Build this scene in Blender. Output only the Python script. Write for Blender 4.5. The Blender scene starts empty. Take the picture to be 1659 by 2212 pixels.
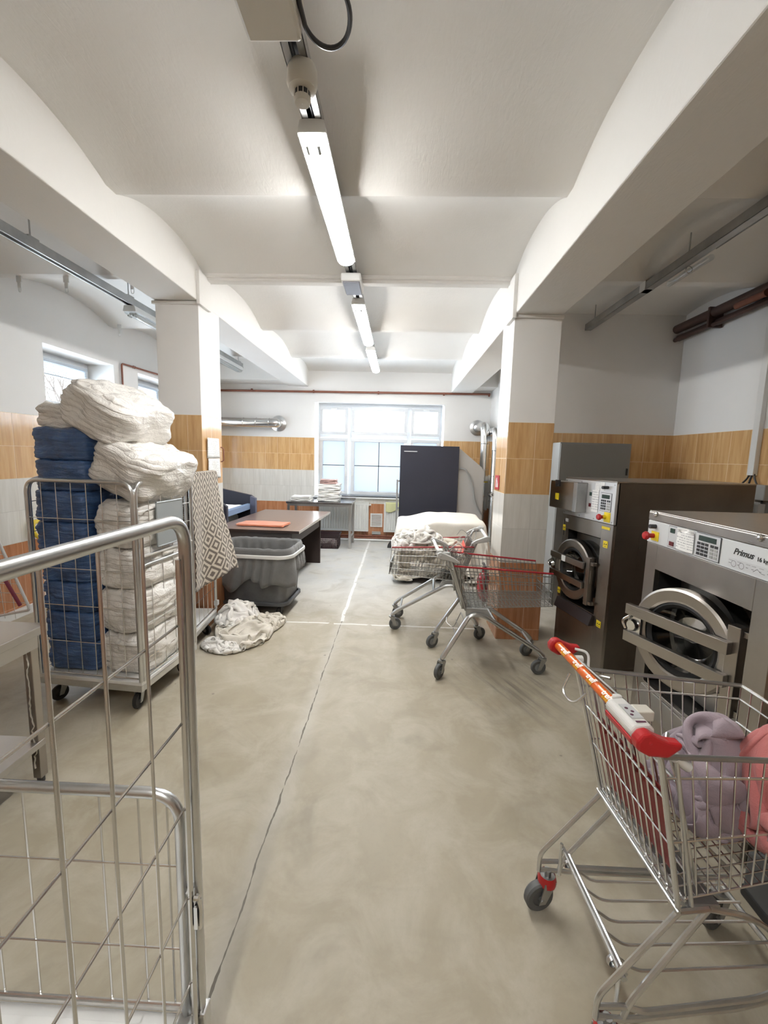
import bpy, bmesh, math, random
from mathutils import Vector, Matrix, noise as mnoise
PI = math.pi
S = bpy.context.scene
COL = S.collection
random.seed(7)

# ------------------------------------------------------------------ mesh helpers
APART = set('rim_rail rear_post rod_holder cross_bar cam_lock threaded_rod tube_holder hanger pipe_clip bracket cable_clip duct_seam feed_pipe basket_mount corner_post edge_band apron brace plug panel_leg side_panel'.split())
class MB:
    def __init__(self):
        self.v = []; self.f = []; self.m = []
    def add(self, vs, fs, mi=0):
        o = len(self.v)
        self.v += [tuple(p) for p in vs]
        for f in fs:
            self.f.append([i + o for i in f]); self.m.append(mi)
        return self
    def box(self, x0, x1, y0, y1, z0, z1, mi=0):
        vs = [(x0,y0,z0),(x1,y0,z0),(x1,y1,z0),(x0,y1,z0),(x0,y0,z1),(x1,y0,z1),(x1,y1,z1),(x0,y1,z1)]
        return self.hexa(vs, mi)
    def hexa(self, vs, mi=0):
        return self.add(vs, [(0,3,2,1),(4,5,6,7),(0,1,5,4),(1,2,6,5),(2,3,7,6),(3,0,4,7)], mi)
    def prism(self, prof, fn, a, b, mi=0):
        """prof: closed 2D outline, extruded from a to b; fn(u, v, w) -> point"""
        n = len(prof)
        vs = [fn(u, v, a) for u, v in prof] + [fn(u, v, b) for u, v in prof]
        fs = [tuple(range(n))[::-1], tuple(range(n, 2*n))]
        for i in range(n):
            j = (i+1) % n
            fs.append((i, j, n+j, n+i))
        return self.add(vs, fs, mi)
    def tube(self, pts, r, n=8, closed=False, mi=0, radii=None, squash=None):
        pts = [Vector(p) for p in pts]
        P = [pts[0]]
        for p in pts[1:]:
            if (p - P[-1]).length > 1e-6: P.append(p)
        pts = P; k = len(pts)
        if k < 2: return self
        tg = []
        for i in range(k):
            if closed: t = pts[(i+1) % k] - pts[i-1]
            elif i == 0: t = pts[1] - pts[0]
            elif i == k-1: t = pts[-1] - pts[-2]
            else: t = (pts[i+1]-pts[i]).normalized() + (pts[i]-pts[i-1]).normalized()
            tg.append(t.normalized() if t.length > 1e-9 else Vector((0,0,1)))
        up = Vector((0,0,1)) if abs(tg[0].z) < .9 else Vector((1,0,0))
        x = tg[0].cross(up).normalized()
        vs = []
        for i in range(k):
            x = (x - tg[i]*x.dot(tg[i]))
            x = x.normalized() if x.length > 1e-6 else tg[i].orthogonal().normalized()
            y = tg[i].cross(x)
            rr = radii[i] if radii else r
            sx, sy = squash if squash else (1, 1)
            for j in range(n):
                a = 2*PI*j/n
                vs.append(pts[i] + x*(math.cos(a)*rr*sx) + y*(math.sin(a)*rr*sy))
        fs = []
        for i in range(k if closed else k-1):
            i2 = (i+1) % k
            for j in range(n):
                j2 = (j+1) % n
                fs.append((i*n+j, i*n+j2, i2*n+j2, i2*n+j))
        if not closed:
            fs.append(tuple(range(n))[::-1]); fs.append(tuple((k-1)*n+j for j in range(n)))
        return self.add(vs, fs, mi)
    def cyl(self, a, b, r, n=16, r2=None, mi=0):
        return self.tube([a, b], r, n, mi=mi, radii=[r, r2 if r2 is not None else r])
    def lathe(self, prof, o=(0,0,0), ax=(0,0,1), n=24, mi=0, a0=0, a1=2*PI):
        """prof: list of (r, h) along the axis"""
        o = Vector(o); ax = Vector(ax).normalized(); x = ax.orthogonal().normalized(); y = ax.cross(x)
        full = abs(a1-a0-2*PI) < 1e-6
        m = n if full else n+1
        vs = []
        for r, h in prof:
            for j in range(m):
                a = a0 + (a1-a0)*j/n
                vs.append(o + ax*h + x*(math.cos(a)*r) + y*(math.sin(a)*r))
        fs = []
        for i in range(len(prof)-1):
            for j in range(n):
                j2 = (j+1) % m
                fs.append((i*m+j, i*m+j2, (i+1)*m+j2, (i+1)*m+j))
        return self.add(vs, fs, mi)
    def sphere(self, c, r, n=16, k=10, mi=0, sz=1.0):
        prof = [(max(1e-4, r*math.sin(PI*i/k)), -r*sz*math.cos(PI*i/k)) for i in range(k+1)]
        return self.lathe(prof, c, (0,0,1), n, mi)
    def grid(self, nu, nv, fn, mi=0, wrap=False):
        vs = [fn(i/nu, j/nv) for j in range(nv+1) for i in range(nu + (0 if wrap else 1))]
        w = nu if wrap else nu+1
        fs = []
        for j in range(nv):
            for i in range(nu):
                i2 = (i+1) % w
                fs.append((j*w+i, j*w+i2, (j+1)*w+i2, (j+1)*w+i))
        return self.add(vs, fs, mi)
    def pieces(self):
        par = list(range(len(self.v)))
        def find(i):
            while par[i] != i: par[i] = par[par[i]]; i = par[i]
            return i
        for f in self.f:
            a = find(f[0])
            for i in f[1:]: par[find(i)] = a
        grp = {}
        for f, m in zip(self.f, self.m): grp.setdefault(find(f[0]), []).append((f, m))
        out = []
        for fm in grp.values():
            q = MB(); mp = {}
            for f, m in fm:
                g = []
                for i in f:
                    if i not in mp: mp[i] = len(q.v); q.v.append(self.v[i])
                    g.append(mp[i])
                q.f.append(g); q.m.append(m)
            out.append(q)
        return out
    def build(self, name, mats, parent=None, smooth=True, bevel=0, ang=35, solid=0, sub=0, loc=None, whole=False):
        if not whole and parent and name in APART:
            for q in self.pieces(): o = q.build(name, mats, parent, smooth, bevel, ang, solid, sub, loc, True)
            return o
        me = bpy.data.meshes.new(name)
        me.from_pydata(self.v, [], self.f)
        if not isinstance(mats, (list, tuple)): mats = [mats]
        for m in mats: me.materials.append(m)
        for p, mi in zip(me.polygons, self.m):
            p.material_index = mi; p.use_smooth = smooth
        bm = bmesh.new(); bm.from_mesh(me); bmesh.ops.recalc_face_normals(bm, faces=bm.faces); bm.to_mesh(me); bm.free()
        if smooth:
            try: me.set_sharp_from_angle(angle=math.radians(ang))
            except Exception: pass
        me.update()
        ob = bpy.data.objects.new(name, me); COL.objects.link(ob)
        if parent: ob.parent = parent
        if loc: ob.location = loc
        if solid:
            md = ob.modifiers.new('thick', 'SOLIDIFY'); md.thickness = solid; md.offset = 0
        if bevel:
            md = ob.modifiers.new('bev', 'BEVEL'); md.width = bevel; md.segments = 2; md.limit_method = 'ANGLE'; md.angle_limit = math.radians(40)
        if sub:
            md = ob.modifiers.new('sub', 'SUBSURF'); md.levels = sub; md.render_levels = sub
        return ob

def fillet(pts, r, n=5, closed=False):
    pts = [Vector(p) for p in pts]; out = []; k = len(pts)
    for i in range(k):
        if not closed and i in (0, k-1): out.append(pts[i]); continue
        a, b, c = pts[i-1], pts[i], pts[(i+1) % k]
        d1 = (a-b); d2 = (c-b); rr = min(r, d1.length*.49, d2.length*.49)
        p1 = b + d1.normalized()*rr; p2 = b + d2.normalized()*rr
        for j in range(n+1):
            t = j/n
            out.append(p1*(1-t)**2 + b*2*t*(1-t) + p2*t*t)
    return out

def tag(o, label, cat, group=None, kind=None):
    o['label'] = label; o['category'] = cat
    if group: o['group'] = group
    if kind: o['kind'] = kind
    return o
def thing(name, label, cat, loc=(0,0,0), rz=0, group=None):
    o = bpy.data.objects.new(name, None); COL.objects.link(o)
    o.empty_display_size = .1
    o.location = loc; o.rotation_euler = (0, 0, rz)
    return tag(o, label, cat, group)
def struct(o):
    o['kind'] = 'structure'; return o
def dup(o, parent=None):
    c = o.copy(); COL.objects.link(c)
    if parent: c.parent = parent
    for ch in list(o.children): dup(ch, c)
    return c
def text(name, body, size, mat, parent, loc, mtx, shear=0, ext=.0006, align='CENTER', bold=0):
    cu = bpy.data.curves.new(name, 'FONT'); cu.body = body; cu.size = size; cu.extrude = ext; cu.shear = shear
    cu.align_x = align; cu.align_y = 'CENTER'; cu.offset = bold
    cu.materials.append(mat)
    o = bpy.data.objects.new(name, cu); COL.objects.link(o)
    me = bpy.data.meshes.new_from_object(o); bpy.data.objects.remove(o)
    o = bpy.data.objects.new(name, me); COL.objects.link(o)
    if parent: o.parent = parent
    m = Matrix(mtx).to_4x4(); m.translation = Vector(loc); o.matrix_local = m
    return o
def basis(x, y):
    x = Vector(x).normalized(); y = Vector(y).normalized(); z = x.cross(y)
    return Matrix((x, y, z)).transposed()

def fbm(p, o=4):
    return mnoise.fractal(Vector(p), 1.0, 2.0, o)
def n1(p): return mnoise.noise(Vector(p))
def billow(p): return abs(mnoise.noise(Vector(p)))*2
def ridge(p): return 1 - abs(mnoise.noise(Vector(p)))*2

# ------------------------------------------------------------------ materials
class NT:
    def __init__(self, name):
        self.mat = bpy.data.materials.new(name); self.mat.use_nodes = True
        self.t = self.mat.node_tree; self.t.nodes.clear()
        self.out = self.n('ShaderNodeOutputMaterial')
    def n(self, typ, **kw):
        nd = self.t.nodes.new(typ)
        for k, v in kw.items(): setattr(nd, k, v)
        return nd
    def l(self, a, b): self.t.links.new(a, b)
    def math(self, op, a, b=None, c=None):
        nd = self.n('ShaderNodeMath', operation=op)
        for i, x in enumerate((a, b, c)):
            if x is None: continue
            if isinstance(x, (int, float)): nd.inputs[i].default_value = x
            else: self.l(x, nd.inputs[i])
        return nd.outputs[0]
    def mix(self, fac, a, b):
        nd = self.n('ShaderNodeMix', data_type='RGBA')
        for i, x in ((0, fac), (6, a), (7, b)):
            if isinstance(x, (int, float)): nd.inputs[i].default_value = x
            elif isinstance(x, tuple): nd.inputs[i].default_value = (*x, 1) if len(x) == 3 else x
            else: self.l(x, nd.inputs[i])
        return nd.outputs[2]
    def noise(self, vec, scale, detail=3, rough=.5, dist=0):
        nd = self.n('ShaderNodeTexNoise'); nd.inputs['Scale'].default_value = scale
        nd.inputs['Detail'].default_value = detail; nd.inputs['Roughness'].default_value = rough
        nd.inputs['Distortion'].default_value = dist
        if vec is not None: self.l(vec, nd.inputs['Vector'])
        return nd.outputs['Fac']
    def ramp(self, fac, *stops):
        nd = self.n('ShaderNodeValToRGB'); e = nd.color_ramp.elements
        while len(e) < len(stops): e.new(.5)
        for el, (p, c) in zip(e, stops):
            el.position = p; el.color = (*c, 1) if len(c) == 3 else c
        self.l(fac, nd.inputs[0]); return nd.outputs[0]
    def pos(self): return self.n('ShaderNodeNewGeometry').outputs['Position']
    def obj(self): return self.n('ShaderNodeTexCoord').outputs['Object']
    def scale(self, vec, s):
        nd = self.n('ShaderNodeMapping'); nd.inputs['Scale'].default_value = s
        self.l(vec, nd.inputs[0]); return nd.outputs[0]
    def xyz(self, vec):
        nd = self.n('ShaderNodeSeparateXYZ'); self.l(vec, nd.inputs[0]); return nd.outputs
    def comb(self, x, y, z):
        nd = self.n('ShaderNodeCombineXYZ')
        for i, a in enumerate((x, y, z)):
            if isinstance(a, (int, float)): nd.inputs[i].default_value = a
            else: self.l(a, nd.inputs[i])
        return nd.outputs[0]
    def bump(self, h, strength=.2, dist=.01):
        nd = self.n('ShaderNodeBump'); nd.inputs['Strength'].default_value = strength
        nd.inputs['Distance'].default_value = dist; self.l(h, nd.inputs['Height']); return nd.outputs[0]
    def bsdf(self, color, rough=.5, metal=0., normal=None, coat=0, spec=.5, sheen=0, trans=0, alpha=None, emit=None, estr=0, coatr=.1):
        nd = self.n('ShaderNodeBsdfPrincipled')
        def s(k, v):
            if v is None: return
            if isinstance(v, (int, float)): nd.inputs[k].default_value = v
            elif isinstance(v, tuple): nd.inputs[k].default_value = (*v, 1) if len(v) == 3 else v
            else: self.l(v, nd.inputs[k])
        s('Base Color', color); s('Roughness', rough); s('Metallic', metal); s('Normal', normal)
        s('Coat Weight', coat); s('Coat Roughness', coatr); s('Specular IOR Level', spec); s('Sheen Weight', sheen); s('Transmission Weight', trans)
        s('Emission Color', emit); s('Emission Strength', estr)
        if coat and normal is not None: s('Coat Normal', normal)
        self.l(nd.outputs[0], self.out.inputs[0]); return nd

def M(name, color, rough=.5, metal=0., bump=0, bs=60, var=0, vs=4, coat=0, spec=.5, sheen=0, bd=.003):
    """a plain material: colour with a little variation and a noise bump"""
    t = NT(name); p = t.obj(); c = color
    if var:
        dark = tuple(x*(1-var) for x in color); lite = tuple(min(1, x*(1+var*.6)) for x in color)
        c = t.ramp(t.noise(p, vs, 5, .6), (.3, dark), (.7, lite))
    nm = t.bump(t.noise(p, bs, 4, .6), bump, bd) if bump else None
    t.bsdf(c, rough, metal, nm, coat, spec, sheen)
    return t.mat

def steel(name, color, rough, axis, var=.12, bs=1.0):
    """brushed sheet steel"""
    t = NT(name); p = t.obj()
    sc = [60, 60, 60]; sc[axis] = 1.2
    st = t.noise(t.scale(p, tuple(sc)), 6, 3, .6)
    bl = t.noise(p, 2.2, 4, .6)
    c = t.ramp(bl, (.3, tuple(x*(1-var) for x in color)), (.7, tuple(x*(1+var) for x in color)))
    r = t.math('ADD', t.math('MULTIPLY', t.math('SUBTRACT', st, .5), .18), rough)
    r = t.math('ADD', r, t.math('MULTIPLY', t.math('SUBTRACT', bl, .5), .15))
    t.bsdf(c, r, 1.0, t.bump(st, .06, .002))
    return t.mat

def wall_material():
    """plaster above 2.09 m; wood-look and white wall tiles of 25 x 33 cm below"""
    t = NT('tiled_plaster'); pos = t.pos(); x, y, z = t.xyz(pos)
    nrm = t.n('ShaderNodeNewGeometry').outputs['Normal']; nx, ny, nz = t.xyz(nrm)
    isx = t.math('GREATER_THAN', t.math('ABSOLUTE', nx), .6)
    u = t.math('ADD', t.math('MULTIPLY', isx, y), t.math('MULTIPLY', t.math('SUBTRACT', 1, isx), x))
    zz = t.math('SUBTRACT', 2.09, z)
    row = t.math('FLOOR', t.math('DIVIDE', zz, .33)); colm = t.math('FLOOR', t.math('DIVIDE', u, .25))
    fu = t.math('FRACT', t.math('DIVIDE', u, .25)); fv = t.math('FRACT', t.math('DIVIDE', zz, .33))
    du = t.math('MULTIPLY', t.math('MINIMUM', fu, t.math('SUBTRACT', 1, fu)), .25)
    dv = t.math('MULTIPLY', t.math('MINIMUM', fv, t.math('SUBTRACT', 1, fv)), .33)
    gro = t.math('LESS_THAN', t.math('MINIMUM', du, dv), .0021)
    wn = t.n('ShaderNodeTexWhiteNoise', noise_dimensions='2D'); t.l(t.comb(colm, row, 0), wn.inputs['Vector'])
    off = t.math('MULTIPLY', wn.outputs['Value'], 37.)
    gv = t.comb(t.math('ADD', t.math('MULTIPLY', u, 17), off), t.math('MULTIPLY', z, 1.3), off)
    g = t.noise(gv, 1.2, 5, .62, .3)
    g2 = t.noise(t.comb(t.math('ADD', t.math('MULTIPLY', u, 90), off), t.math('MULTIPLY', z, 4), off), 1.0, 3, .6)
    gg = t.math('ADD', t.math('MULTIPLY', g, .8), t.math('MULTIPLY', g2, .2))
    ora = t.ramp(gg, (.28, (.47, .26, .10)), (.5, (.62, .38, .17)), (.72, (.74, .50, .26)))
    whi = t.ramp(gg, (.3, (.60, .575, .52)), (.7, (.74, .72, .67)))
    bro = t.ramp(gg, (.28, (.33, .13, .055)), (.5, (.46, .205, .10)), (.72, (.57, .28, .145)))
    c = t.mix(t.math('GREATER_THAN', row, 1.5), ora, whi)
    c = t.mix(t.math('GREATER_THAN', row, 3.5), c, bro)
    gc = t.mix(t.math('GREATER_THAN', row, 3.5), (.76, .60, .38), (.62, .40, .25))
    gc = t.mix(t.math('MULTIPLY', t.math('GREATER_THAN', row, 1.9), t.math('LESS_THAN', row, 3.5)), gc, (.5, .48, .44))
    c = t.mix(gro, c, gc)
    tile = t.math('LESS_THAN', z, 2.09)
    pn = t.noise(pos, 1.3, 3, .5)
    pl = t.ramp(pn, (.3, (.785, .775, .75)), (.7, (.82, .81, .788)))
    col = t.mix(tile, pl, c)
    rough = t.math('SUBTRACT', .75, t.math('MULTIPLY', tile, .62))
    rough = t.math('ADD', rough, t.math('MULTIPLY', gro, .4))
    h = t.math('ADD', t.math('MULTIPLY', t.math('SUBTRACT', 1, tile), t.math('MULTIPLY', t.noise(pos, 22, 4, .6), .35)),
               t.math('MULTIPLY', tile, t.math('SUBTRACT', 1, gro)))
    t.bsdf(col, rough, 0, t.bump(h, .35, .003))
    return t.mat

def plaster_material(name='ceiling_plaster', c0=(.765, .75, .718), c1=(.80, .788, .758), bump=.22):
    t = NT(name); p = t.pos()
    col = t.ramp(t.noise(p, .9, 3, .5), (.3, c0), (.7, c1))
    h = t.math('ADD', t.math('MULTIPLY', t.noise(p, 9, 4, .55), .7), t.math('MULTIPLY', t.noise(t.scale(p, (5, 1.5, 1)), 8, 2, .5, 1.5), .4))
    t.bsdf(col, .85, 0, t.bump(h, bump, .012))
    return t.mat

def floor_material():
    t = NT('concrete_floor'); p = t.pos(); x, y, z = t.xyz(p)
    big = t.noise(p, .75, 5, .6, .4); mid = t.noise(p, 3.2, 6, .65, .6); fine = t.noise(p, 40, 4, .7)
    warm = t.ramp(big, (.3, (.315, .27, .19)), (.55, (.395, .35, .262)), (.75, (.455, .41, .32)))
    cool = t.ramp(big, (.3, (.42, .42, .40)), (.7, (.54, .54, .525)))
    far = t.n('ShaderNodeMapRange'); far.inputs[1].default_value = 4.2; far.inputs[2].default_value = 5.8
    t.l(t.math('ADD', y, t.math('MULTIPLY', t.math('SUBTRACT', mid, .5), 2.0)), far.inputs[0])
    c = t.mix(far.outputs[0], warm, cool)  # cool pale tone at the far end: daylight painted into the floor
    c = t.mix(t.math('MULTIPLY', t.ramp(mid, (.42, (0, 0, 0)), (.62, (1, 1, 1))), .4), c, (.56, .525, .44))
    c = t.mix(t.math('MULTIPLY', t.ramp(t.noise(p, 1.7, 4, .6, 1.2), (.55, (0, 0, 0)), (.75, (1, 1, 1))), .55), c, (.27, .235, .175))
    c = t.mix(t.math('MULTIPLY', t.ramp(fine, (.5, (0, 0, 0)), (.75, (1, 1, 1))), .14), c, (.27, .24, .19))
    # long joint running towards the window, a cross joint, and their pale mortar edges
    wob = t.math('MULTIPLY', t.math('SUBTRACT', t.noise(t.comb(y, 3.1, 0), 3.0, 4, .6), .5), .05)
    jx = t.math('ABSOLUTE', t.math('SUBTRACT', x, t.math('ADD', wob, JOINT_X)))
    jn = t.noise(p, 7, 3, .6)
    jw = t.math('MULTIPLY', t.math('MAXIMUM', 0, t.math('SUBTRACT', jn, .34)), .02)
    line = t.math('LESS_THAN', jx, jw)
    pale = t.n('ShaderNodeMapRange'); pale.inputs[1].default_value = .09; pale.inputs[2].default_value = .0
    t.l(jx, pale.inputs[0])
    c = t.mix(t.math('MULTIPLY', pale.outputs[0], t.math('MULTIPLY', jn, .55)), c, (.66, .65, .60))
    farj = t.math('GREATER_THAN', y, 4.35)
    c = t.mix(t.math('MULTIPLY', line, t.math('SUBTRACT', 1, farj)), c, (.16, .14, .11))
    c = t.mix(t.math('MULTIPLY', t.math('LESS_THAN', jx, .018), t.math('MULTIPLY', farj, t.math('GREATER_THAN', jn, .36))), c, (.70, .69, .66))
    cy = t.math('ABSOLUTE', t.math('SUBTRACT', y, t.math('ADD', t.math('MULTIPLY', t.math('SUBTRACT', t.noise(t.comb(x, 8, 0), 3, 3), .5), .05), 4.28)))
    cm = t.math('MULTIPLY', t.math('LESS_THAN', cy, .014), t.math('MULTIPLY', t.math('GREATER_THAN', x, -1.3), t.math('LESS_THAN', x, .9)))
    c = t.mix(t.math('MULTIPLY', cm, t.math('GREATER_THAN', jn, .42)), c, (.68, .67, .63))
    # scuffs of wheels near the trolleys
    sk = t.noise(t.comb(t.math('MULTIPLY', t.math('ADD', x, t.math('MULTIPLY', y, .45)), 16), t.math('MULTIPLY', y, 1.2), 0), 1, 3, .6)
    ax = t.math('ABSOLUTE', t.math('SUBTRACT', x, .95)); ay = t.math('ABSOLUTE', t.math('SUBTRACT', y, 3.25))
    area = t.math('MULTIPLY', t.math('MAXIMUM', 0, t.math('SUBTRACT', 1, t.math('DIVIDE', ax, .55))), t.math('MAXIMUM', 0, t.math('SUBTRACT', 1, t.math('DIVIDE', ay, .75))))
    c = t.mix(t.math('MULTIPLY', area, t.ramp(sk, (.5, (0, 0, 0)), (.68, (1, 1, 1)))), c, (.17, .155, .13))
    # dropped specks
    vo = t.n('ShaderNodeTexVoronoi'); vo.inputs['Scale'].default_value = 2.6; t.l(p, vo.inputs['Vector'])
    spk = t.math('LESS_THAN', t.math('ADD', vo.outputs['Distance'], t.math('MULTIPLY', fine, .03)), .042)
    c = t.mix(t.math('MULTIPLY', spk, .7), c, (.20, .18, .15))
    r = t.math('ADD', .38, t.math('MULTIPLY', mid, .35))
    h = t.math('ADD', t.math('MULTIPLY', fine, .4), t.math('SUBTRACT', mid, line))
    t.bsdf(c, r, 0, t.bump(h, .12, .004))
    return t.mat

def cloth_mat(name, color, var=.1, bs=120, bump=.3, sheen=.2, rough=.9):
    t = NT(name); p = t.obj()
    c = t.ramp(t.noise(p, 7, 5, .6), (.3, tuple(x*(1-var) for x in color)), (.7, tuple(min(1, x*(1+var)) for x in color)))
    w = t.noise(p, 14, 5, .65, .8)
    h = t.math('ADD', t.math('MULTIPLY', w, 1.0), t.math('MULTIPLY', t.noise(p, bs*3, 2), .15))
    t.bsdf(c, rough, 0, t.bump(h, bump, .02), sheen=sheen)
    return t.mat
def wrapped_mat(name, color, dark, layers, var=.12, edgek=.45):
    """folded linen seen through clear stretch film"""
    t = NT(name); p = t.obj(); x, y, z = t.xyz(p)
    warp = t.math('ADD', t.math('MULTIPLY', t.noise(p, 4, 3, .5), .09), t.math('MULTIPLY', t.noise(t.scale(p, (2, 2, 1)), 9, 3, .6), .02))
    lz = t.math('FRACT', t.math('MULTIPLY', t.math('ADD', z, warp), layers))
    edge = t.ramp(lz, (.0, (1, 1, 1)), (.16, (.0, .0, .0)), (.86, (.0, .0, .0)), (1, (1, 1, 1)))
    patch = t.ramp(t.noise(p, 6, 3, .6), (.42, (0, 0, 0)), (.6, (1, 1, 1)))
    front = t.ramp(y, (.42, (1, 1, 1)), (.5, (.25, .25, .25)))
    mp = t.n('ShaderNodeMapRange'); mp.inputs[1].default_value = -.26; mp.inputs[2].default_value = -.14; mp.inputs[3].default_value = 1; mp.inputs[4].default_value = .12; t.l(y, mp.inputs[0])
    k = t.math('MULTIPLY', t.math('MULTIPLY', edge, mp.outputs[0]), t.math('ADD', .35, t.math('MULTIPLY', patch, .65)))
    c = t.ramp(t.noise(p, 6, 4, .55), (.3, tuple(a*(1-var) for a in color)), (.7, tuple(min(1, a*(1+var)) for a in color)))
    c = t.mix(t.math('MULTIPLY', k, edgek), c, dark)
    film = t.noise(t.scale(p, (1, 1, 1.6)), 7, 4, .6, 2.2)
    film2 = t.noise(t.scale(p, (2.5, 1, 1)), 22, 3, .6, 1.2)
    h = t.math('ADD', film, t.math('MULTIPLY', film2, .3))
    hh = t.math('SUBTRACT', h, t.math('MULTIPLY', k, .35))
    t.bsdf(c, .55, 0, t.bump(hh, .45, .03), coat=.9, coatr=.09, spec=.3)
    return t.mat
def lamp_mat(name, color, strength):
    t = NT(name); e = t.n('ShaderNodeEmission'); e.inputs[0].default_value = (*color, 1); e.inputs[1].default_value = strength
    t.l(e.outputs[0], t.out.inputs[0]); return t.mat
def glass_pane(name, tint=(1, 1, 1), gloss=.08, frost=0):
    t = NT(name)
    if frost:
        a = t.n('ShaderNodeBsdfTranslucent'); a.inputs[0].default_value = (*tint, 1)
    else:
        a = t.n('ShaderNodeBsdfTransparent'); a.inputs[0].default_value = (*tint, 1)
    g = t.n('ShaderNodeBsdfGlossy'); g.inputs['Roughness'].default_value = .03
    mx = t.n('ShaderNodeMixShader'); mx.inputs[0].default_value = gloss
    t.l(a.outputs[0], mx.inputs[1]); t.l(g.outputs[0], mx.inputs[2]); t.l(mx.outputs[0], t.out.inputs[0])
    return t.mat
def rug_mat(name, light, dark):
    t = NT(name); uv = t.n('ShaderNodeUVMap').outputs[0]; u, v, w = t.xyz(uv)
    a = t.math('ABSOLUTE', t.math('SUBTRACT', t.math('FRACT', t.math('MULTIPLY', u, 5.5)), .5))
    b = t.math('ABSOLUTE', t.math('SUBTRACT', t.math('FRACT', t.math('MULTIPLY', v, 5.0)), .5))
    d = t.math('ADD', a, b)
    ring = t.math('GREATER_THAN', t.math('SINE', t.math('MULTIPLY', d, 2*PI*3.0)), .0)
    rows = t.math('GREATER_THAN', t.math('FRACT', t.math('MULTIPLY', v, 75)), .3)
    k = t.math('MULTIPLY', ring, rows)
    c = t.mix(k, dark, light)
    h = t.math('ADD', t.math('FRACT', t.math('MULTIPLY', v, 75)), t.noise(uv, 160, 2))
    t.bsdf(c, .95, 0, t.bump(h, .4, .004), sheen=.2)
    return t.mat
def paper_mat(name, rows=22, cols=1.0):
    """a sheet with lines of small grey print"""
    t = NT(name); uv = t.n('ShaderNodeTexCoord').outputs['Generated']; p = t.obj(); x, y, z = t.xyz(uv)
    ln = t.math('LESS_THAN', t.math('FRACT', t.math('MULTIPLY', z, rows)), .38)
    wd = t.math('GREATER_THAN', t.noise(t.comb(t.math('MULTIPLY', t.math('ADD', x, y), 30), t.math('MULTIPLY', t.math('FLOOR', t.math('MULTIPLY', z, rows)), 7.3), 0), 1, 2, .6), .5)
    k = t.math('MULTIPLY', ln, wd)
    inn = t.math('MULTIPLY', t.math('LESS_THAN', t.math('ABSOLUTE', t.math('SUBTRACT', z, .5)), .44), 1.0)
    c = t.mix(t.math('MULTIPLY', t.math('MULTIPLY', k, inn), .7), (.86, .86, .84), (.22, .23, .27))
    t.bsdf(c, .6)
    return t.mat
JOINT_X = -.56
import numpy as np
def crumple(W, H, n, m, start, collide, steps=110, iters=7, seed=1, bend=.35, damp=.96, g=4.0, grip=.0):
    """small cloth solver: an n x m sheet of size W x H, falling from start(u, v) into the shape left by collide(P)"""
    rg = np.random.RandomState(seed)
    u, v = np.meshgrid(np.linspace(-.5, .5, n), np.linspace(-.5, .5, m), indexing='ij')
    P = start(u, v, rg).astype(float); Q = P.copy()
    dx, dy = W/(n-1), H/(m-1); dd = math.hypot(dx, dy); dt = 1/60.
    def con(A, B, L, k, only_short=False):
        d = B-A; l = np.sqrt((d*d).sum(-1, keepdims=True))+1e-9; c = (l-L)/l*.5*k
        if only_short: c = np.minimum(c, 0)
        A += d*c; B -= d*c
    def pairs(sx, sy, L, k, short=False):
        # constraints between (i,j) and (i+sx, j+sy), in two colours so that none share a point
        for par in (0, 1):
            if sx >= 1:
                idx = np.arange(0, n-sx); idx = idx[(idx//sx) % 2 == par]
                if sy >= 0: a = P[idx][:, :m-sy]; b_ = P[idx+sx][:, sy:]
                else: a = P[idx][:, -sy:]; b_ = P[idx+sx][:, :m+sy]
                con(a, b_, L, k, short)
                if sy >= 0: P[idx, :m-sy] = a; P[idx+sx, sy:] = b_
                else: P[idx, -sy:] = a; P[idx+sx, :m+sy] = b_
            else:
                idx = np.arange(0, m-sy); idx = idx[(idx//sy) % 2 == par]
                a = P[:, idx]; b_ = P[:, idx+sy]; con(a, b_, L, k, short); P[:, idx] = a; P[:, idx+sy] = b_
    for s in range(steps):
        vel = (P-Q)*damp; l = np.sqrt((vel*vel).sum(-1, keepdims=True)); vel *= np.minimum(1, .02/(l+1e-9))
        Q = P.copy(); St = collide(P)[0]; P = P+vel; P[..., 2] -= g*dt*dt
        for it in range(iters):
            pairs(1, 0, dx, 1); pairs(0, 1, dy, 1); pairs(1, 1, dd, .5); pairs(1, -1, dd, .5)
            if it % 2 == 0: pairs(3, 0, 3*dx*.92, bend, True); pairs(0, 3, 3*dy*.92, bend, True)
            P, ct = collide(P)
            if grip: P[ct] = P[ct]*(1-grip)+St[ct]*grip
    for _ in range(2):                         # soften
        R = P.copy(); R[1:-1, 1:-1] = .5*P[1:-1, 1:-1]+.125*(P[:-2, 1:-1]+P[2:, 1:-1]+P[1:-1, :-2]+P[1:-1, 2:]); P = R
    return P
def smooth_noise(rg, u, v, k, amp):
    out = np.zeros_like(u)
    for i in range(k):
        a = rg.uniform(0, 2*PI); f = rg.uniform(8, 22); ph = rg.uniform(0, 2*PI)
        out += np.sin((u*math.cos(a)+v*math.sin(a))*f+ph)
    return out*amp/math.sqrt(k)
def cloth_mesh(P, name, mat, thick, c):
    n, m = P.shape[:2]; b = MB(); b.v = [tuple(p) for p in P.reshape(-1, 3)]
    for i in range(n-1):
        for j in range(m-1): b.f.append([i*m+j, (i+1)*m+j, (i+1)*m+j+1, i*m+j+1]); b.m.append(0)
    o = b.build(name, mat, None, ang=180, solid=thick, sub=1); o.location = c
    return o
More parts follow.
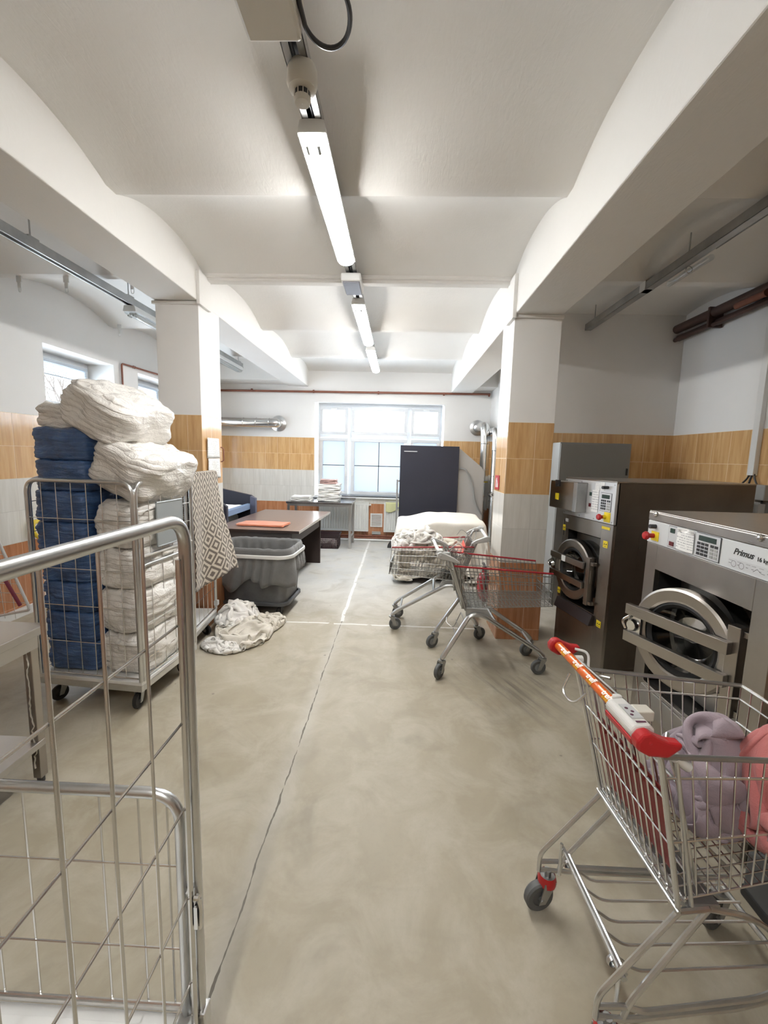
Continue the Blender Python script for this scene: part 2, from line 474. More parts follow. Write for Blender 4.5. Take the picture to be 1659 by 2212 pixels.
def cloth_heap(name, label, cat, c, core, area, seed, mat, group=None, n=84, ex=2.0, walls=None, rot=0, wrap=1.9, steps=90, thick=.004, spill=1.35, rough=.12, grip=.85, bend=.35):
    """a sheet of area (w, h) gathered around a lump with half sizes core (x, y, height) resting at c; walls = half sizes of a basket that holds it"""
    A, B, Hh = core; cr, sr = math.cos(rot), math.sin(rot)
    m = max(20, int(n*area[1]/area[0]))
    def start(u, v, rg):
        th = np.maximum(np.abs(u), np.abs(v))*wrap; ph = np.arctan2(v, u)
        u2 = u + smooth_noise(rg, u, v, 4, .03); v2 = v + smooth_noise(rg, u, v, 4, .03); ph = np.arctan2(v2, u2+1e-9)
        up_ = np.minimum(th, PI/2); ov = np.maximum(th-PI/2, 0)
        k = 1.10 + smooth_noise(rg, u, v, 8, rough*2.2)
        rad = np.sin(up_)*k + ov*.35
        return np.stack([A*rad*np.cos(ph), B*rad*np.sin(ph), Hh*np.cos(up_)*k+.02+np.abs(smooth_noise(rg, u, v, 4, .02))], -1)
    def collide(P):
        P = P.copy(); X, Y, Z = P[..., 0], P[..., 1], P[..., 2]
        Z = np.maximum(Z, .004)
        f = (np.abs(X/A)**ex+np.abs(Y/B)**ex+np.abs(Z/Hh)**ex)**(1/ex)
        k = np.where(f < 1, 1/np.maximum(f, .05), 1)
        X, Y, Z = X*k, Y*k, Z*k
        if walls: X = np.clip(X, -walls[0], walls[0]); Y = np.clip(Y, -walls[1], walls[1])
        else:
            r = np.sqrt((X/(A*spill))**2+(Y/(B*spill))**2); q = np.where(r > 1, 1-(1-1/np.maximum(r, 1e-6))*.5, 1); X, Y = X*q, Y*q
        return np.stack([X, Y, Z], -1), (f < 1.0) | (Z < .005)
    P = crumple(area[0], area[1], n, m, start, collide, steps, 7, seed, bend, grip=grip)
    P = np.stack([P[..., 0]*cr-P[..., 1]*sr, P[..., 0]*sr+P[..., 1]*cr, P[..., 2]], -1)
    return tag(cloth_mesh(P, name, mat, thick, c), label, cat, group)
def drape(name, label, cat, c, box, area, top, seed, mat, n=100, hem=.05, steps=130):
    """a sheet laid over a box (x0, x1, y0, y1) whose top follows top(x, y)"""
    x0, x1, y0, y1 = box; m = int(n*area[1]/area[0])
    def start(u, v, rg):
        X = (x0+x1)/2+u*area[0]*.97; Y = (y0+y1)/2+v*area[1]*.97
        dx_ = np.maximum(np.maximum(x0-.05-X, X-x1-.05), 0); dy_ = np.maximum(np.maximum(y0-.05-Y, Y-y1-.05), 0); dd_ = np.hypot(dx_, dy_)
        Xc = np.clip(X, x0-.05, x1+.05); Yc = np.clip(Y, y0-.05, y1+.05)
        X = Xc+(X-Xc)*.35; Y = Yc+(Y-Yc)*.35
        return np.stack([X, Y, top(Xc, Yc)+.03-dd_*.85+smooth_noise(rg, u, v, 8, .018)], -1)
    def collide(P):
        P = P.copy(); X, Y, Z = P[..., 0], P[..., 1], P[..., 2]
        tz = top(X, Y); pt = tz-Z; px0 = X-x0; px1 = x1-X; py0 = Y-y0; py1 = y1-Y
        ins = (pt > 0) & (px0 > 0) & (px1 > 0) & (py0 > 0) & (py1 > 0)
        st = np.stack([pt, px0, px1, py0, py1]); mn = st.argmin(0)
        Z = np.where(ins & (mn == 0), tz, Z); X = np.where(ins & (mn == 1), x0, X); X = np.where(ins & (mn == 2), x1, X); Y = np.where(ins & (mn == 3), y0, Y); Y = np.where(ins & (mn == 4), y1, Y)
        X = np.clip(X, x0-.09, x1+.09); Y = np.clip(Y, y0-.10, y1+.10)
        return np.stack([X, Y, np.maximum(Z, hem)], -1), ins
    P = crumple(area[0], area[1], n, m, start, collide, steps, 9, seed, .25, grip=.5)
    return tag(cloth_mesh(P, name, mat, .003, c), label, cat)
LAMP, SKY, EXPO = 26.0, 5.0, 1.72
# ------------------------------------------------------------------ shared materials
m_wall = wall_material()
m_ceil = plaster_material()
m_floor = floor_material()
m_trolley = M('trolley_wire', (.40, .40, .39), .3, 1)
m_galv = M('galvanised_steel', (.68, .69, .69), .30, 1, .05, 40, .12, 6)
m_galvd = M('galvanised_dull', (.45, .455, .45), .45, 1, .08, 40, .18, 5)
m_chrome = M('bright_zinc', (.72, .72, .71), .18, 1)
m_wire = M('zinc_wire', (.72, .72, .71), .26, 1)
m_stL = steel('brushed_steel_x', (.40, .375, .345), .32, 0)
m_stZ = steel('brushed_steel_z', (.40, .375, .345), .32, 2)
m_stD = M('dark_sheet_steel', (.16, .14, .12), .45, .8, .03, 40, .15, 3)
m_stTable = steel('table_steel', (.52, .51, .495), .36, 1, .05)
m_alu = M('pale_aluminium_panel', (.66, .67, .68), .42, .35, .04, 80, .04, 5)
m_black = M('black_rubber', (.018, .018, .018), .55)
m_blackp = M('black_plastic', (.03, .03, .032), .4)
m_tyre = M('grey_rubber_tyre', (.11, .115, .115), .6, 0, .1, 40, .15, 8)
m_hub = M('grey_wheel_hub', (.26, .27, .27), .5)
m_whitep = M('white_plastic', (.74, .74, .72), .35)
m_creamp = M('cream_plastic', (.62, .59, .52), .4)
m_greyp = M('grey_plastic', (.38, .385, .37), .45, 0, .1, 30, .12, 5)
m_dgrey = M('dark_grey_plastic', (.085, .088, .09), .5, 0, .1, 30, .2, 4)
m_red = M('red_plastic', (.48, .018, .022), .35)
m_redrim = M('red_coated_rail', (.36, .02, .03), .4)
m_salmon = M('salmon_red_plastic', (.72, .10, .07), .4)
m_yellow = M('yellow_sticker', (.85, .66, .03), .5)
m_blackink = M('black_print', (.02, .02, .02), .6)
m_frame = M('white_window_pvc', (.66, .68, .70), .3)
m_wenge = M('dark_wenge_board', (.040, .026, .022), .35, 0, .05, 40, .3, 3)
m_wtop = M('dark_brown_laminate', (.19, .13, .105), .28, 0, .05, 160, .08, 40)
m_edge = M('pale_edge_band', (.55, .52, .48), .4)
m_copper = M('brown_painted_pipe', (.26, .10, .065), .4, .2, .05, 30, .2, 6)
m_brownpipe = M('dark_brown_pipe', (.085, .048, .038), .45, .2, .1, 30, .25, 5)
m_duct = M('spiral_duct_tin', (.72, .72, .71), .22, 1, .1, 12, .06, 4)
m_radi = M('radiator_enamel', (.74, .75, .72), .3)
m_navy = M('dark_navy_panel', (.022, .024, .038), .42, 0, .03, 20, .1, 2)
m_bluebar = M('pale_blue_bar', (.20, .28, .42), .4)
m_greyenamel = M('grey_enamel', (.27, .275, .265), .45, 0, .02, 20, .05, 2)
m_paper = paper_mat('printed_paper')
m_paper2 = paper_mat('printed_note', 9)

# ------------------------------------------------------------------ the room
XL, XR, YF, YB, YN, XC, ZT = -3.9, 3.34, 8.8, -2.6, 5.43, 1.80, 3.75
BL0, BL1 = -2.27, -1.862      # left beam and pillar
BR0, BR1 = .992, 1.412        # right beam and pillar
b = MB(); b.box(XL-.5, XR+.4, YB-.3, YF+.4, -.12, 0)
struct(b.build('floor', m_floor, smooth=False))

def wall_box_with_holes(name, axis, c0, c1, a0, a1, holes, z1=ZT):
    """a wall of thickness c0..c1 along x or y (axis), spanning a0..a1, with rectangular holes (a, a, z, z)"""
    b = MB()
    def bx(p, q, zb, zt):
        if q-p < 1e-4 or zt-zb < 1e-4: return
        if axis == 'x': b.box(p, q, c0, c1, zb, zt)
        else: b.box(c0, c1, p, q, zb, zt)
    cur = a0
    for (p, q, zb, zt) in sorted(holes):
        bx(cur, p, -.1, z1); bx(p, q, -.1, zb); bx(p, q, zt, z1); cur = q
    bx(cur, a1, -.1, z1)
    return struct(b.build(name, m_wall, smooth=False))
WF = (-1.735, .885, .90, 2.80)                    # the far window opening
WL = [(4.70, 5.87, .95, 2.88), (6.41, 7.58, .95, 2.88)]
wall_box_with_holes('wall_far', 'x', YF, YF+.36, XL-.5, XC+.3, [WF])
wall_box_with_holes('wall_left', 'y', XL-.52, XL, YB, YF, WL)
wall_box_with_holes('wall_back', 'x', YB-.3, YB, XL, XR, [])
wall_box_with_holes('wall_right', 'y', XR, XR+.3, YB-.3, YN+.3, [])
b = MB(); b.box(XC, XC+.3, YN+.25, YF, -.1, ZT); b.box(XC, XR, YN, YN+.25, -.1, ZT)
struct(b.build('wall_nook', m_wall, smooth=False))

# vaulted ceiling: shallow plastered barrel vaults between ribs that cross the room
ribs = [-3.1, -1.6, -.1, 1.38, 2.87, 4.22, 5.86, 7.43, 8.95]
prof = []
for i in range(len(ribs)-1):
    a, c = ribs[i]+.05, ribs[i+1]-.05
    rise = .135 if i != 5 else .15
    N = 22
    for k in range(N+1):
        t = k/N; s = 2*t-1
        prof.append((a+(c-a)*t, 3.37 + rise*(1-abs(s)**2.3)))
b = MB(); n = len(prof)
xs = [XL-.1 + (XR-XL+.2)*i/36 for i in range(37)]
vs = [(x, y, z) for x in xs for (y, z) in prof]
fs = [(i*n+j, (i+1)*n+j, (i+1)*n+j+1, i*n+j+1) for i in range(36) for j in range(n-1)]
b.add(vs, fs)
struct(b.build('ceiling', m_ceil, ang=25))
# heavier plastered rib over the pillars
b = MB(); b.box(BL0, BR1, 4.17, 4.27, 3.33, 3.40); b.box(BL0, BR1, 4.14, 4.30, 3.355, 3.40)
struct(b.build('ceiling_beam', m_ceil, smooth=False, bevel=.012))

def beam(name, x0, x1, zb):
    b = MB(); b.box(x0, x1, YB, YF, zb, 3.62)
    return struct(b.build(name, m_ceil, smooth=False, bevel=.008))
beam('beam_left', BL0, BL1, 3.105); beam('beam_right', BR0, BR1, 3.03)
b = MB(); b.box(XL, BL0+.02, 8.28, YF, 3.13, 3.6); struct(b.build('beam_far_left', m_ceil, smooth=False))
b = MB(); b.box(BR1-.02, XC, 8.28, YF, 3.08, 3.6); struct(b.build('beam_far_right', m_ceil, smooth=False))

def pillar(name, x0, x1, y0, y1, zt):
    b = MB(); b.box(x0, x1, y0, y1, 0, zt)
    return struct(b.build(name, m_wall, smooth=False, bevel=.004))
pillar('pillar_left', BL0+.006, BL1-.002, 4.035, 4.49, 3.12)
pillar('pillar_right', BR0+.002, BR1+.002, 4.047, 4.48, 3.04)
# plaster caps: a thin rim under each beam and the raised collar around it
b = MB()
b.box(BL0-.02, BL1+.012, 4.02, 4.06, 3.072, 3.10)
b.box(BL1-.004, BL1+.03, 4.0, 4.24, 3.07, 3.36)
struct(b.build('pillar_cap_left', m_ceil, smooth=False, bevel=.004))
b = MB()
b.box(BR0-.012, BR1+.01, 4.02, 4.06, 3.0, 3.03)
b.box(BR0-.03, BR0+.004, 4.0, 4.24, 2.99, 3.36)
struct(b.build('pillar_cap_right', m_ceil, smooth=False, bevel=.004))

# skirting strip and the pale ledge along the left wall
b = MB(); b.box(XL, XL+.035, .2, YF, 0, .09); struct(b.build('baseboard_left', m_whitep, smooth=False, bevel=.004))

# ------------------------------------------------------------------ windows
m_pane = glass_pane('clear_pane', (.97, .985, 1), .05)
m_frost = glass_pane('frosted_pane', (.285, .295, .31), .04, frost=1)
def pane_rect(fr, b, y, x0, x1, z0, z1, mat, w=.045, d=.05):
    """one sash: four bars and a pane, in the plane y"""
    for q in ((x0, x1, z0, z0+w), (x0, x1, z1-w, z1), (x0, x0+w, z0+w, z1-w), (x1-w, x1, z0+w, z1-w)):
        b.box(q[0], q[1], y-d, y, q[2], q[3])
def far_window():
    y = 8.99
    x0, x1, z0, z1 = -1.69, .86, .90, 2.80
    r = bpy.data.objects.new('window_1', None); COL.objects.link(r); struct(r)
    m1, m2, tr = -1.035, .19, 2.135
    f = MB()
    f.box(x0, x0+.05, y-.02, y+.06, z0, z1); f.box(x1-.05, x1, y-.02, y+.06, z0, z1)
    f.box(x0+.05, x1-.05, y-.02, y+.06, z0, z0+.05); f.box(x0+.05, x1-.05, y-.02, y+.06, z1-.09, z1)
    f.box(m1-.045, m1+.045, y-.018, y+.058, z0+.05, z1-.09); f.box(m2-.045, m2+.045, y-.018, y+.058, z0+.05, z1-.09)
    f.box(x0+.05, x1-.05, y-.016, y+.056, tr-.045, tr+.045)
    f.build('window_frame', m_frame, r, smooth=False, bevel=.004)
    cols = [(x0+.04, m1-.035), (m1+.035, m2-.035), (m2+.035, x1-.04)]
    for i, (a, c) in enumerate(cols):
        for (p, q, mt) in ((tr+.035, z1-.075, m_pane), (z0+.04, tr-.035, m_frost)):
            s = MB(); pane_rect(r, s, y-.03, a, c, p, q, None, .07 if i == 1 else .062)
            so = s.build('sash', m_frame, r, smooth=False, bevel=.006)
            g = MB(); g.box(a+.05, c-.05, y-.05, y-.044, p+.05, q-.05); g.build('pane', mt, so, smooth=False)
            if mt is m_frost:
                k = MB(); zc = p+(q-p)*.52
                k.box(a+.055, c-.055, y-.062, y-.05, zc-.008, zc+.008)
                if i == 1: k.box((a+c)/2-.008, (a+c)/2+.008, y-.062, y-.05, p+.055, q-.055)
                k.build('glazing_bar', m_dgrey, so, smooth=False)
            h = MB()
            if mt is m_frost:
                xh = (c-.03) if i == 0 else a+.03
                h.box(xh-.015, xh+.015, y-.10, y-.08, 1.32, 1.46); h.box(xh-.008, xh+.008, y-.125, y-.10, 1.36, 1.49)
            else: h.box((a+c)/2-.06, (a+c)/2+.06, y-.105, y-.08, q-.045, q-.025)
            h.build('window_handle', m_whitep, so, smooth=False, bevel=.004)
    s = MB(); s.box(WF[0]-.03, WF[1]+.03, YF-.05, y-.02, .872, .90); s.build('window_sill', m_whitep, r, smooth=False, bevel=.006)
far_window()
def left_window(idx, y0, y1):
    x = XL-.38
    r = bpy.data.objects.new('window_%d' % idx, None); COL.objects.link(r); struct(r)
    z0, z1, tr = .95, 2.88, 2.23
    f = MB()
    f.box(x-.06, x+.02, y0, y0+.06, z0, z1); f.box(x-.06, x+.02, y1-.06, y1, z0, z1)
    f.box(x-.06, x+.02, y0+.06, y1-.06, z0, z0+.06); f.box(x-.06, x+.02, y0+.06, y1-.06, z1-.07, z1); f.box(x-.058, x+.018, y0+.06, y1-.06, tr-.04, tr+.04)
    f.build('window_frame', m_frame, r, smooth=False, bevel=.004)
    for (p, q) in ((tr+.03, z1-.06), (z0+.05, tr-.03)):
        a, c = y0+.05, y1-.05; w = .06; s = MB()
        for t in ((a, c, p, p+w), (a, c, q-w, q), (a, a+w, p+w, q-w), (c-w, c, p+w, q-w)):
            s.box(x+.012, x+.05, t[0], t[1], t[2], t[3])
        so = s.build('sash', m_frame, r, smooth=False, bevel=.005)
        g = MB(); g.box(x+.02, x+.026, a+.05, c-.05, p+.05, q-.05); g.build('pane', m_pane, so, smooth=False)
    s = MB()                                    # raised slat blind over the top of the glass
    for k in range(11):
        z = 2.765-.0125*k; s.box(x+.052, x+.082, y0+.11, y1-.11, z, z+.004)
    s.box(x+.05, x+.088, y0+.10, y1-.10, 2.768, 2.80); s.box(x+.05, x+.085, y0+.11, y1-.11, 2.612, 2.628)
    s.build('slat_blind', M('blind_slats_%d' % idx, (.45, .50, .56), .5), r, smooth=False)
left_window(2, WL[0][0], WL[0][1]); left_window(3, WL[1][0], WL[1][1])
# bare tree outside the left window
b = MB(); rnd = random.Random(3)
def branch(p, d, L, r, k):
    pts = [Vector(p)]; dd = Vector(d).normalized()
    for i in range(5):
        dd = (dd + Vector((rnd.uniform(-.25, .25), rnd.uniform(-.25, .25), rnd.uniform(-.12, .2)))).normalized()
        pts.append(pts[-1] + dd*L/5)
    b.tube(pts, r, 5, radii=[r*(1-.13*i) for i in range(6)])
    if k:
        for j in range(4):
            q = pts[rnd.randint(2, 5)]
            branch(q, dd + Vector((rnd.uniform(-.9, .9), rnd.uniform(-.9, .9), rnd.uniform(-.3, .6))), L*.62, r*.55, k-1)
branch((-6.1, 8.0, -.3), (0, -.05, 1), 2.6, .07, 4)
tag(b.build('bare_tree', M('dark_bark', (.07, .055, .045), .9)), 'bare leafless tree seen outside through the side window', 'tree')
# ------------------------------------------------------------------ ceiling fittings
m_tube = lamp_mat('lamp_diffuser', (1.0, .99, .975), LAMP)
m_clear = glass_pane('clear_lamp_cover', (.86, .88, .89), .12)
def c_rail(b, x, y0, y1, z, w=.092, h=.045, lip=.03):
    """cable rail: an open channel with a slot along its underside"""
    b.box(x-w/2, x-w/2+.003, y0, y1, z, z+h); b.box(x+w/2-.003, x+w/2, y0, y1, z, z+h)
    b.box(x-w/2, x-w/2+lip, y0, y1, z, z+.003); b.box(x+w/2-lip, x+w/2, y0, y1, z, z+.003)
    b.box(x-w/2, x+w/2, y0, y1, z+h-.003, z+h, 1)
RX = -.452
r = thing('cable_rail', 'grey slotted cable rail carrying the row of lit ceiling lamps', 'cable rail', (RX, 0, 3.295))
b = MB(); c_rail(b, 0, -1.9, 7.95, 0)
b.build('channel', [m_galvd, m_blackp], r, smooth=False)
b = MB()
for y in (.2, 1.55, 4.05, 6.0, 7.6): b.cyl((0, y, .04), (0, y, .20), .005, 6)
b.build('threaded_rod', m_galvd, r)
b = MB(); rr = random.Random(5); pts = [(rr.uniform(-.006, .006), -1.8+.11*i, .008+rr.uniform(-.004, .006)) for i in range(88)]
b.tube(pts, .005, 6); b.build('cable', m_blackp, r)
def tube_lamp(name, label, y0, y1, lit=True, x=RX, z=3.195, group=None):
    L = y1-y0
    t = thing(name, label, 'ceiling lamp', (x, (y0+y1)/2, z), 0, group)
    b = MB(); n = 14
    def sec(w, zb, zt): return [(-w, zt), (-w*.98, zb), (w*.98, zb), (w, zt)]
    b.prism([(-.069, .039), (-.069, .054), (-.058, .098), (-.03, .102), (.03, .102), (.058, .098), (.069, .054), (.069, .039)], lambda u, v, q: (u, q, v), -L/2, L/2)
    b.build('housing', m_whitep, t, smooth=False, bevel=.004)
    b = MB()                                     # moulded diffuser with rounded underside and ends
    pr = []
    N = 12
    for i in range(N+1):
        a = PI*i/N; pr.append((-.064*math.cos(a), .052-.05*(math.sin(a)**.6)))
    rings = []
    for (q, s) in ((-L/2+.002, .9), (-L/2+.012, .97), (-L/2+.03, 1), (L/2-.05, 1), (L/2-.02, .93), (L/2-.002, .72)):
        rings.append([(u*s, q, .052-(.052-v)*s) for u, v in pr])
    vs = [p for g in rings for p in g]; m = N+1
    fs = [(i*m+j, i*m+j+1, (i+1)*m+j+1, (i+1)*m+j) for i in range(len(rings)-1) for j in range(N)]
    fs += [tuple(range(m)), tuple((len(rings)-1)*m+j for j in range(m))]
    b.add(vs, fs)
    b.build('diffuser', m_tube if lit else m_clear, t)
    b = MB()
    for sx in (-.026, .026):
        b.cyl((sx, -L/2+.02, .002), (sx, -L/2+.075, .0), .009, 10)
    b.build('tube_holder', m_greyp, t)
    if not lit:
        b = MB()
        for sx in (-.028, .028): b.cyl((sx, -L/2+.06, .03), (sx, L/2-.06, .03), .013, 10)
        b.build('fluorescent_tube', m_whitep, t)
    return t
tube_lamp('hanging_tube_lamp', 'lit tube lamp over the aisle between smoke detector and small square floodlight box', 2.19, 3.53)
tube_lamp('hanging_tube_lamp', 'lit tube lamp directly behind the small square box on the ceiling rail', 4.46, 5.96)
tube_lamp('hanging_tube_lamp', 'lit tube lamp at the window end of the middle ceiling rail', 6.30, 7.80)
tube_lamp('hanging_tube_lamp', 'lit tube lamp at the start of the ceiling rail', -1.4, .1)
# junction box and cable loop at the top of the view
t = thing('hanging_junction_box', 'cream plastic box hanging under the start of the ceiling rail', 'electrical box', (-.475, 1.47, 3.17))
b = MB(); b.box(-.095, .095, -.2, .21, 0, .10); b.build('housing', m_creamp, t, smooth=False, bevel=.012)
b = MB(); b.box(-.1, .1, -.205, .215, .10, .125); b.build('lid', m_creamp, t, smooth=False, bevel=.004)
b = MB()
pts = [(-.29+.082*math.cos(a), 1.62-.125*math.sin(a)*-1, 3.21) for a in [math.radians(g) for g in range(-110, 170, 10)]]
b.tube(fillet([(-.375, 1.42, 3.27), (-.372, 1.60, 3.22)], .01)+pts[::-1], .0085, 8)
tag(b.build('cable_loop', m_blackp), 'black cable hanging in a loop beside the cream ceiling box', 'cable')
# smoke detector and sensor box on the rail
t = thing('smoke_detector', 'round cream smoke detector under the ceiling rail', 'smoke detector', (-.437, 1.93, 3.165))
b = MB(); b.lathe([(.001, .135), (.052, .135), (.060, .115), (.062, .07), (.054, .05), (.035, .043), (.001, .043)], n=28); b.build('detector_base', m_creamp, t)
b = MB(); b.lathe([(.030, .045), (.030, .02)], n=24); b.build('slotted_chamber', m_blackp, t)
b = MB(); b.lathe([(.033, .022), (.034, .012), (.030, .0), (.001, -.002)], n=24)
for i in range(10):
    a = 2*PI*i/10; b.tube([(.033*math.cos(a), .033*math.sin(a), .05), (.033*math.cos(a), .033*math.sin(a), .015)], .0022, 5)
b.build('cap', m_creamp, t)
t = thing('hanging_sensor_light', 'small square box with grey front between the first two lit lamps', 'emergency light', (-.455, 4.0, 3.20))
b = MB(); b.box(-.085, .085, -.165, .165, .02, .085); b.build('housing', m_whitep, t, smooth=False, bevel=.012)
b = MB(); b.box(-.072, .072, -.145, .145, .008, .022); b.build('lens_cover', M('grey_lens', (.28, .28, .32), .3), t, smooth=False, bevel=.006)

# right-hand rail and pipes
r = thing('wall_rail', 'grey cable rail hung under the ceiling above the washing machines', 'cable rail', (2.20, 0, 3.295))
b = MB(); b.box(-.035, .035, -1.8, 5.42, 0, .003); b.box(-.035, -.032, -1.8, 5.42, 0, .07); b.box(.032, .035, -1.8, 5.42, 0, .07)
b.build('channel', m_galvd, r, smooth=False)
b = MB()
for y in (1.2, 3.6, 5.2): b.cyl((-.02, y, .07), (-.02, y, .22), .005, 6)
b.build('threaded_rod', m_galvd, r)
b = MB(); b.tube([(.05, -1.8, .01), (.05, 3.4, .008)], .006, 6); b.build('cable', m_greyp, r)
b = MB(); b.box(-.042, .042, 4.15, 4.24, .0, .075); b.build('coupler', m_whitep, r, smooth=False)
b = MB(); b.cyl((.055, 3.45, -.03), (.055, 3.95, -.03), .022, 12); b.build('lamp_cover', m_clear, r)
b = MB()
for (y, s) in ((2.72, 1), (3.7, .8)):
    b.lathe([(.03*s, -.004), (.036*s, 0), (.03*s, .004)], (.055, y, -.015), (0, 1, 0), 14)
b.build('cable_clip', m_wire, r)
t = thing('ceiling_pipes', 'bundle of dark brown pipes high along the wall above the washing machines', 'pipes', (3.24, 0, 3.245))
for (dx, dz, rad) in ((0, .08, .05), (.035, -.02, .035), (-.01, -.045, .022)):
    b = MB(); b.cyl((dx, -1.9, dz), (dx, 5.42, dz), rad, 14); b.build('pipe', m_brownpipe, t)
b = MB()
for y in (1.5, 3.2, 4.8):
    b.box(-.06, .09, y, y+.03, -.075, .135)
b.build('bracket', m_brownpipe, t, smooth=False, bevel=.006)
b = MB(); b.cyl((-.045, 4.1, .02), (-.045, 4.45, .02), .03, 12); b.lathe([(.034, 0), (.034, .02)], (-.045, 4.1, .02), (0, 1, 0), 12); b.build('valve', m_copper, t)

# left-hand rail with unlit lamps
r = thing('cable_rail', 'grey lamp rail hung on rods in front of the side windows', 'cable rail', (-2.87, 0, 3.255))
b = MB(); b.box(-.03, .03, -1.8, 7.85, .02, .075); b.box(-.033, -.02, -1.8, 7.85, 0, .02); b.box(.02, .033, -1.8, 7.85, 0, .02)
b.build('channel', m_galvd, r, smooth=False)
b = MB()
for y in (.8, 3.42, 4.62, 7.7): b.cyl((0, y, .07), (0, y, .27), .006, 6); b.box(-.03, .03, y-.05, y+.05, .075, .088)
b.build('hanger', m_galvd, r)
tube_lamp('hanging_tube_lamp', 'unlit clear tube lamp on the side window rail, partly behind the papered pillar', 4.62, 6.0, False, -2.87, 3.15)
tube_lamp('hanging_tube_lamp', 'unlit clear tube lamp at the window wall end of the side rail', 6.4, 7.75, False, -2.87, 3.15)
# spring clips along the ribs of the left ceiling
for i, (x, y, lb) in enumerate(((-3.68, 4.22, 'small ceiling clip beside the outer wall on the rib over the blue bales'), (-3.22, 4.22, 'white spring clip hanging midway between outer wall and lamp rail'), (-2.58, 4.22, 'white spring clip hanging between the lamp rail and the beam'), (-3.72, 5.76, 'small ceiling clip on the rib above the side windows'))):
    b = MB(); b.box(-.025, .025, -.006, .006, -.03, .03); b.box(-.016, .016, -.005, .005, -.085, -.03)
    b.tube(fillet([(-.014, 0, -.085), (-.012, 0, -.12), (.012, 0, -.12), (.014, 0, -.085)], .01), .003, 5)
    tag(b.build('ceiling_clip', m_whitep, smooth=False, loc=(x, y, 3.345)), lb, 'clip')

# ------------------------------------------------------------------ wall fittings, left and far
t = thing('mounted_heating_pipe', 'brown pipe running round the side window and along the wall', 'pipe', (XL+.03, 6.0, 2.93))
b = MB(); b.tube(fillet([(0, 0, -1.9), (0, 0, 0), (0, 2.78, .06)], .04), .013, 10); b.build('pipe_run', m_copper, t)
b = MB()
for y in (.28, 1.4): b.lathe([(.022, -.012), (.022, .012)], (0, y, .006), (0, 1, 0), 12)
b.build('pipe_clip', m_copper, t)
t = thing('mounted_heating_pipe', 'straight brown pipe high across the far wall over the window', 'pipe', (0, YF-.045, 3.005))
b = MB(); b.cyl((-3.85, 0, -.02), (1.76, 0, .012), .021, 12); b.build('pipe_run', m_copper, t)
b = MB()
for x in (-3.0, -1.75, -.45, .85, 1.74): b.lathe([(.032, -.014), (.032, .014)], (x, 0, -.003), (1, 0, 0), 12); b.box(x-.008, x+.008, -.005, .045, -.012, .006)
b.build('pipe_clip', m_copper, t)
# exhaust duct into the far wall
t = thing('exhaust_duct', 'silver duct lying level and bending into the wall beside the far window', 'duct', (-2.47, YF-.012, 2.36))
b = MB(); b.tube(fillet([(-1.42, -.16, .0), (-.6, -.16, -.005), (0, -.16, -.005), (0, .0, -.005)], .14, 8), .092, 20); b.build('duct_tube', m_duct, t)
b = MB()
for x in (-1.3, -.66, -.40, -.14): b.lathe([(.094, -.006), (.099, 0), (.094, .006)], (x, -.16, -.004), (1, 0, 0), 20)
b.build('duct_seam', m_duct, t)
b = MB(); b.lathe([(.093, -.03), (.10, -.03), (.13, -.012), (.16, -.006), (.16, 0)], (0, 0, -.005), (0, 1, 0), 24); b.build('wall_collar', m_galv, t)
# papers on the left pillar
px = BL1+.004
for k, (z0, z1, dy, lb) in enumerate(((1.69, 1.885, 0, 'upper printed sheet in a clear sleeve taped to the pillar behind the rug'), (1.49, 1.685, .01, 'lower printed sheet in a clear sleeve taped to the pillar behind the rug'))):
    b = MB(); b.grid(10, 8, lambda u, v: (.006*math.sin(u*9+v*2)*(.5+v*.5)+.006, (u-.5)*.29, (v-.5)*(z1-z0)))
    tag(b.build('hanging_paper', m_paper, None, loc=(px, 4.255+dy, (z0+z1)/2), solid=.0012), lb, 'paper', 'papers on the left pillar')
b = MB(); b.tube(fillet([(0, 0, 0), (.03, 0, -.01), (.03, 0, -.14), (0, 0, -.15)], .02), .006, 6)
tag(b.build('coat_hook', m_copper, loc=(px-.006, 4.455, 1.80)), 'thin brown handle hook on the pillar edge beside the taped sheets', 'hook')

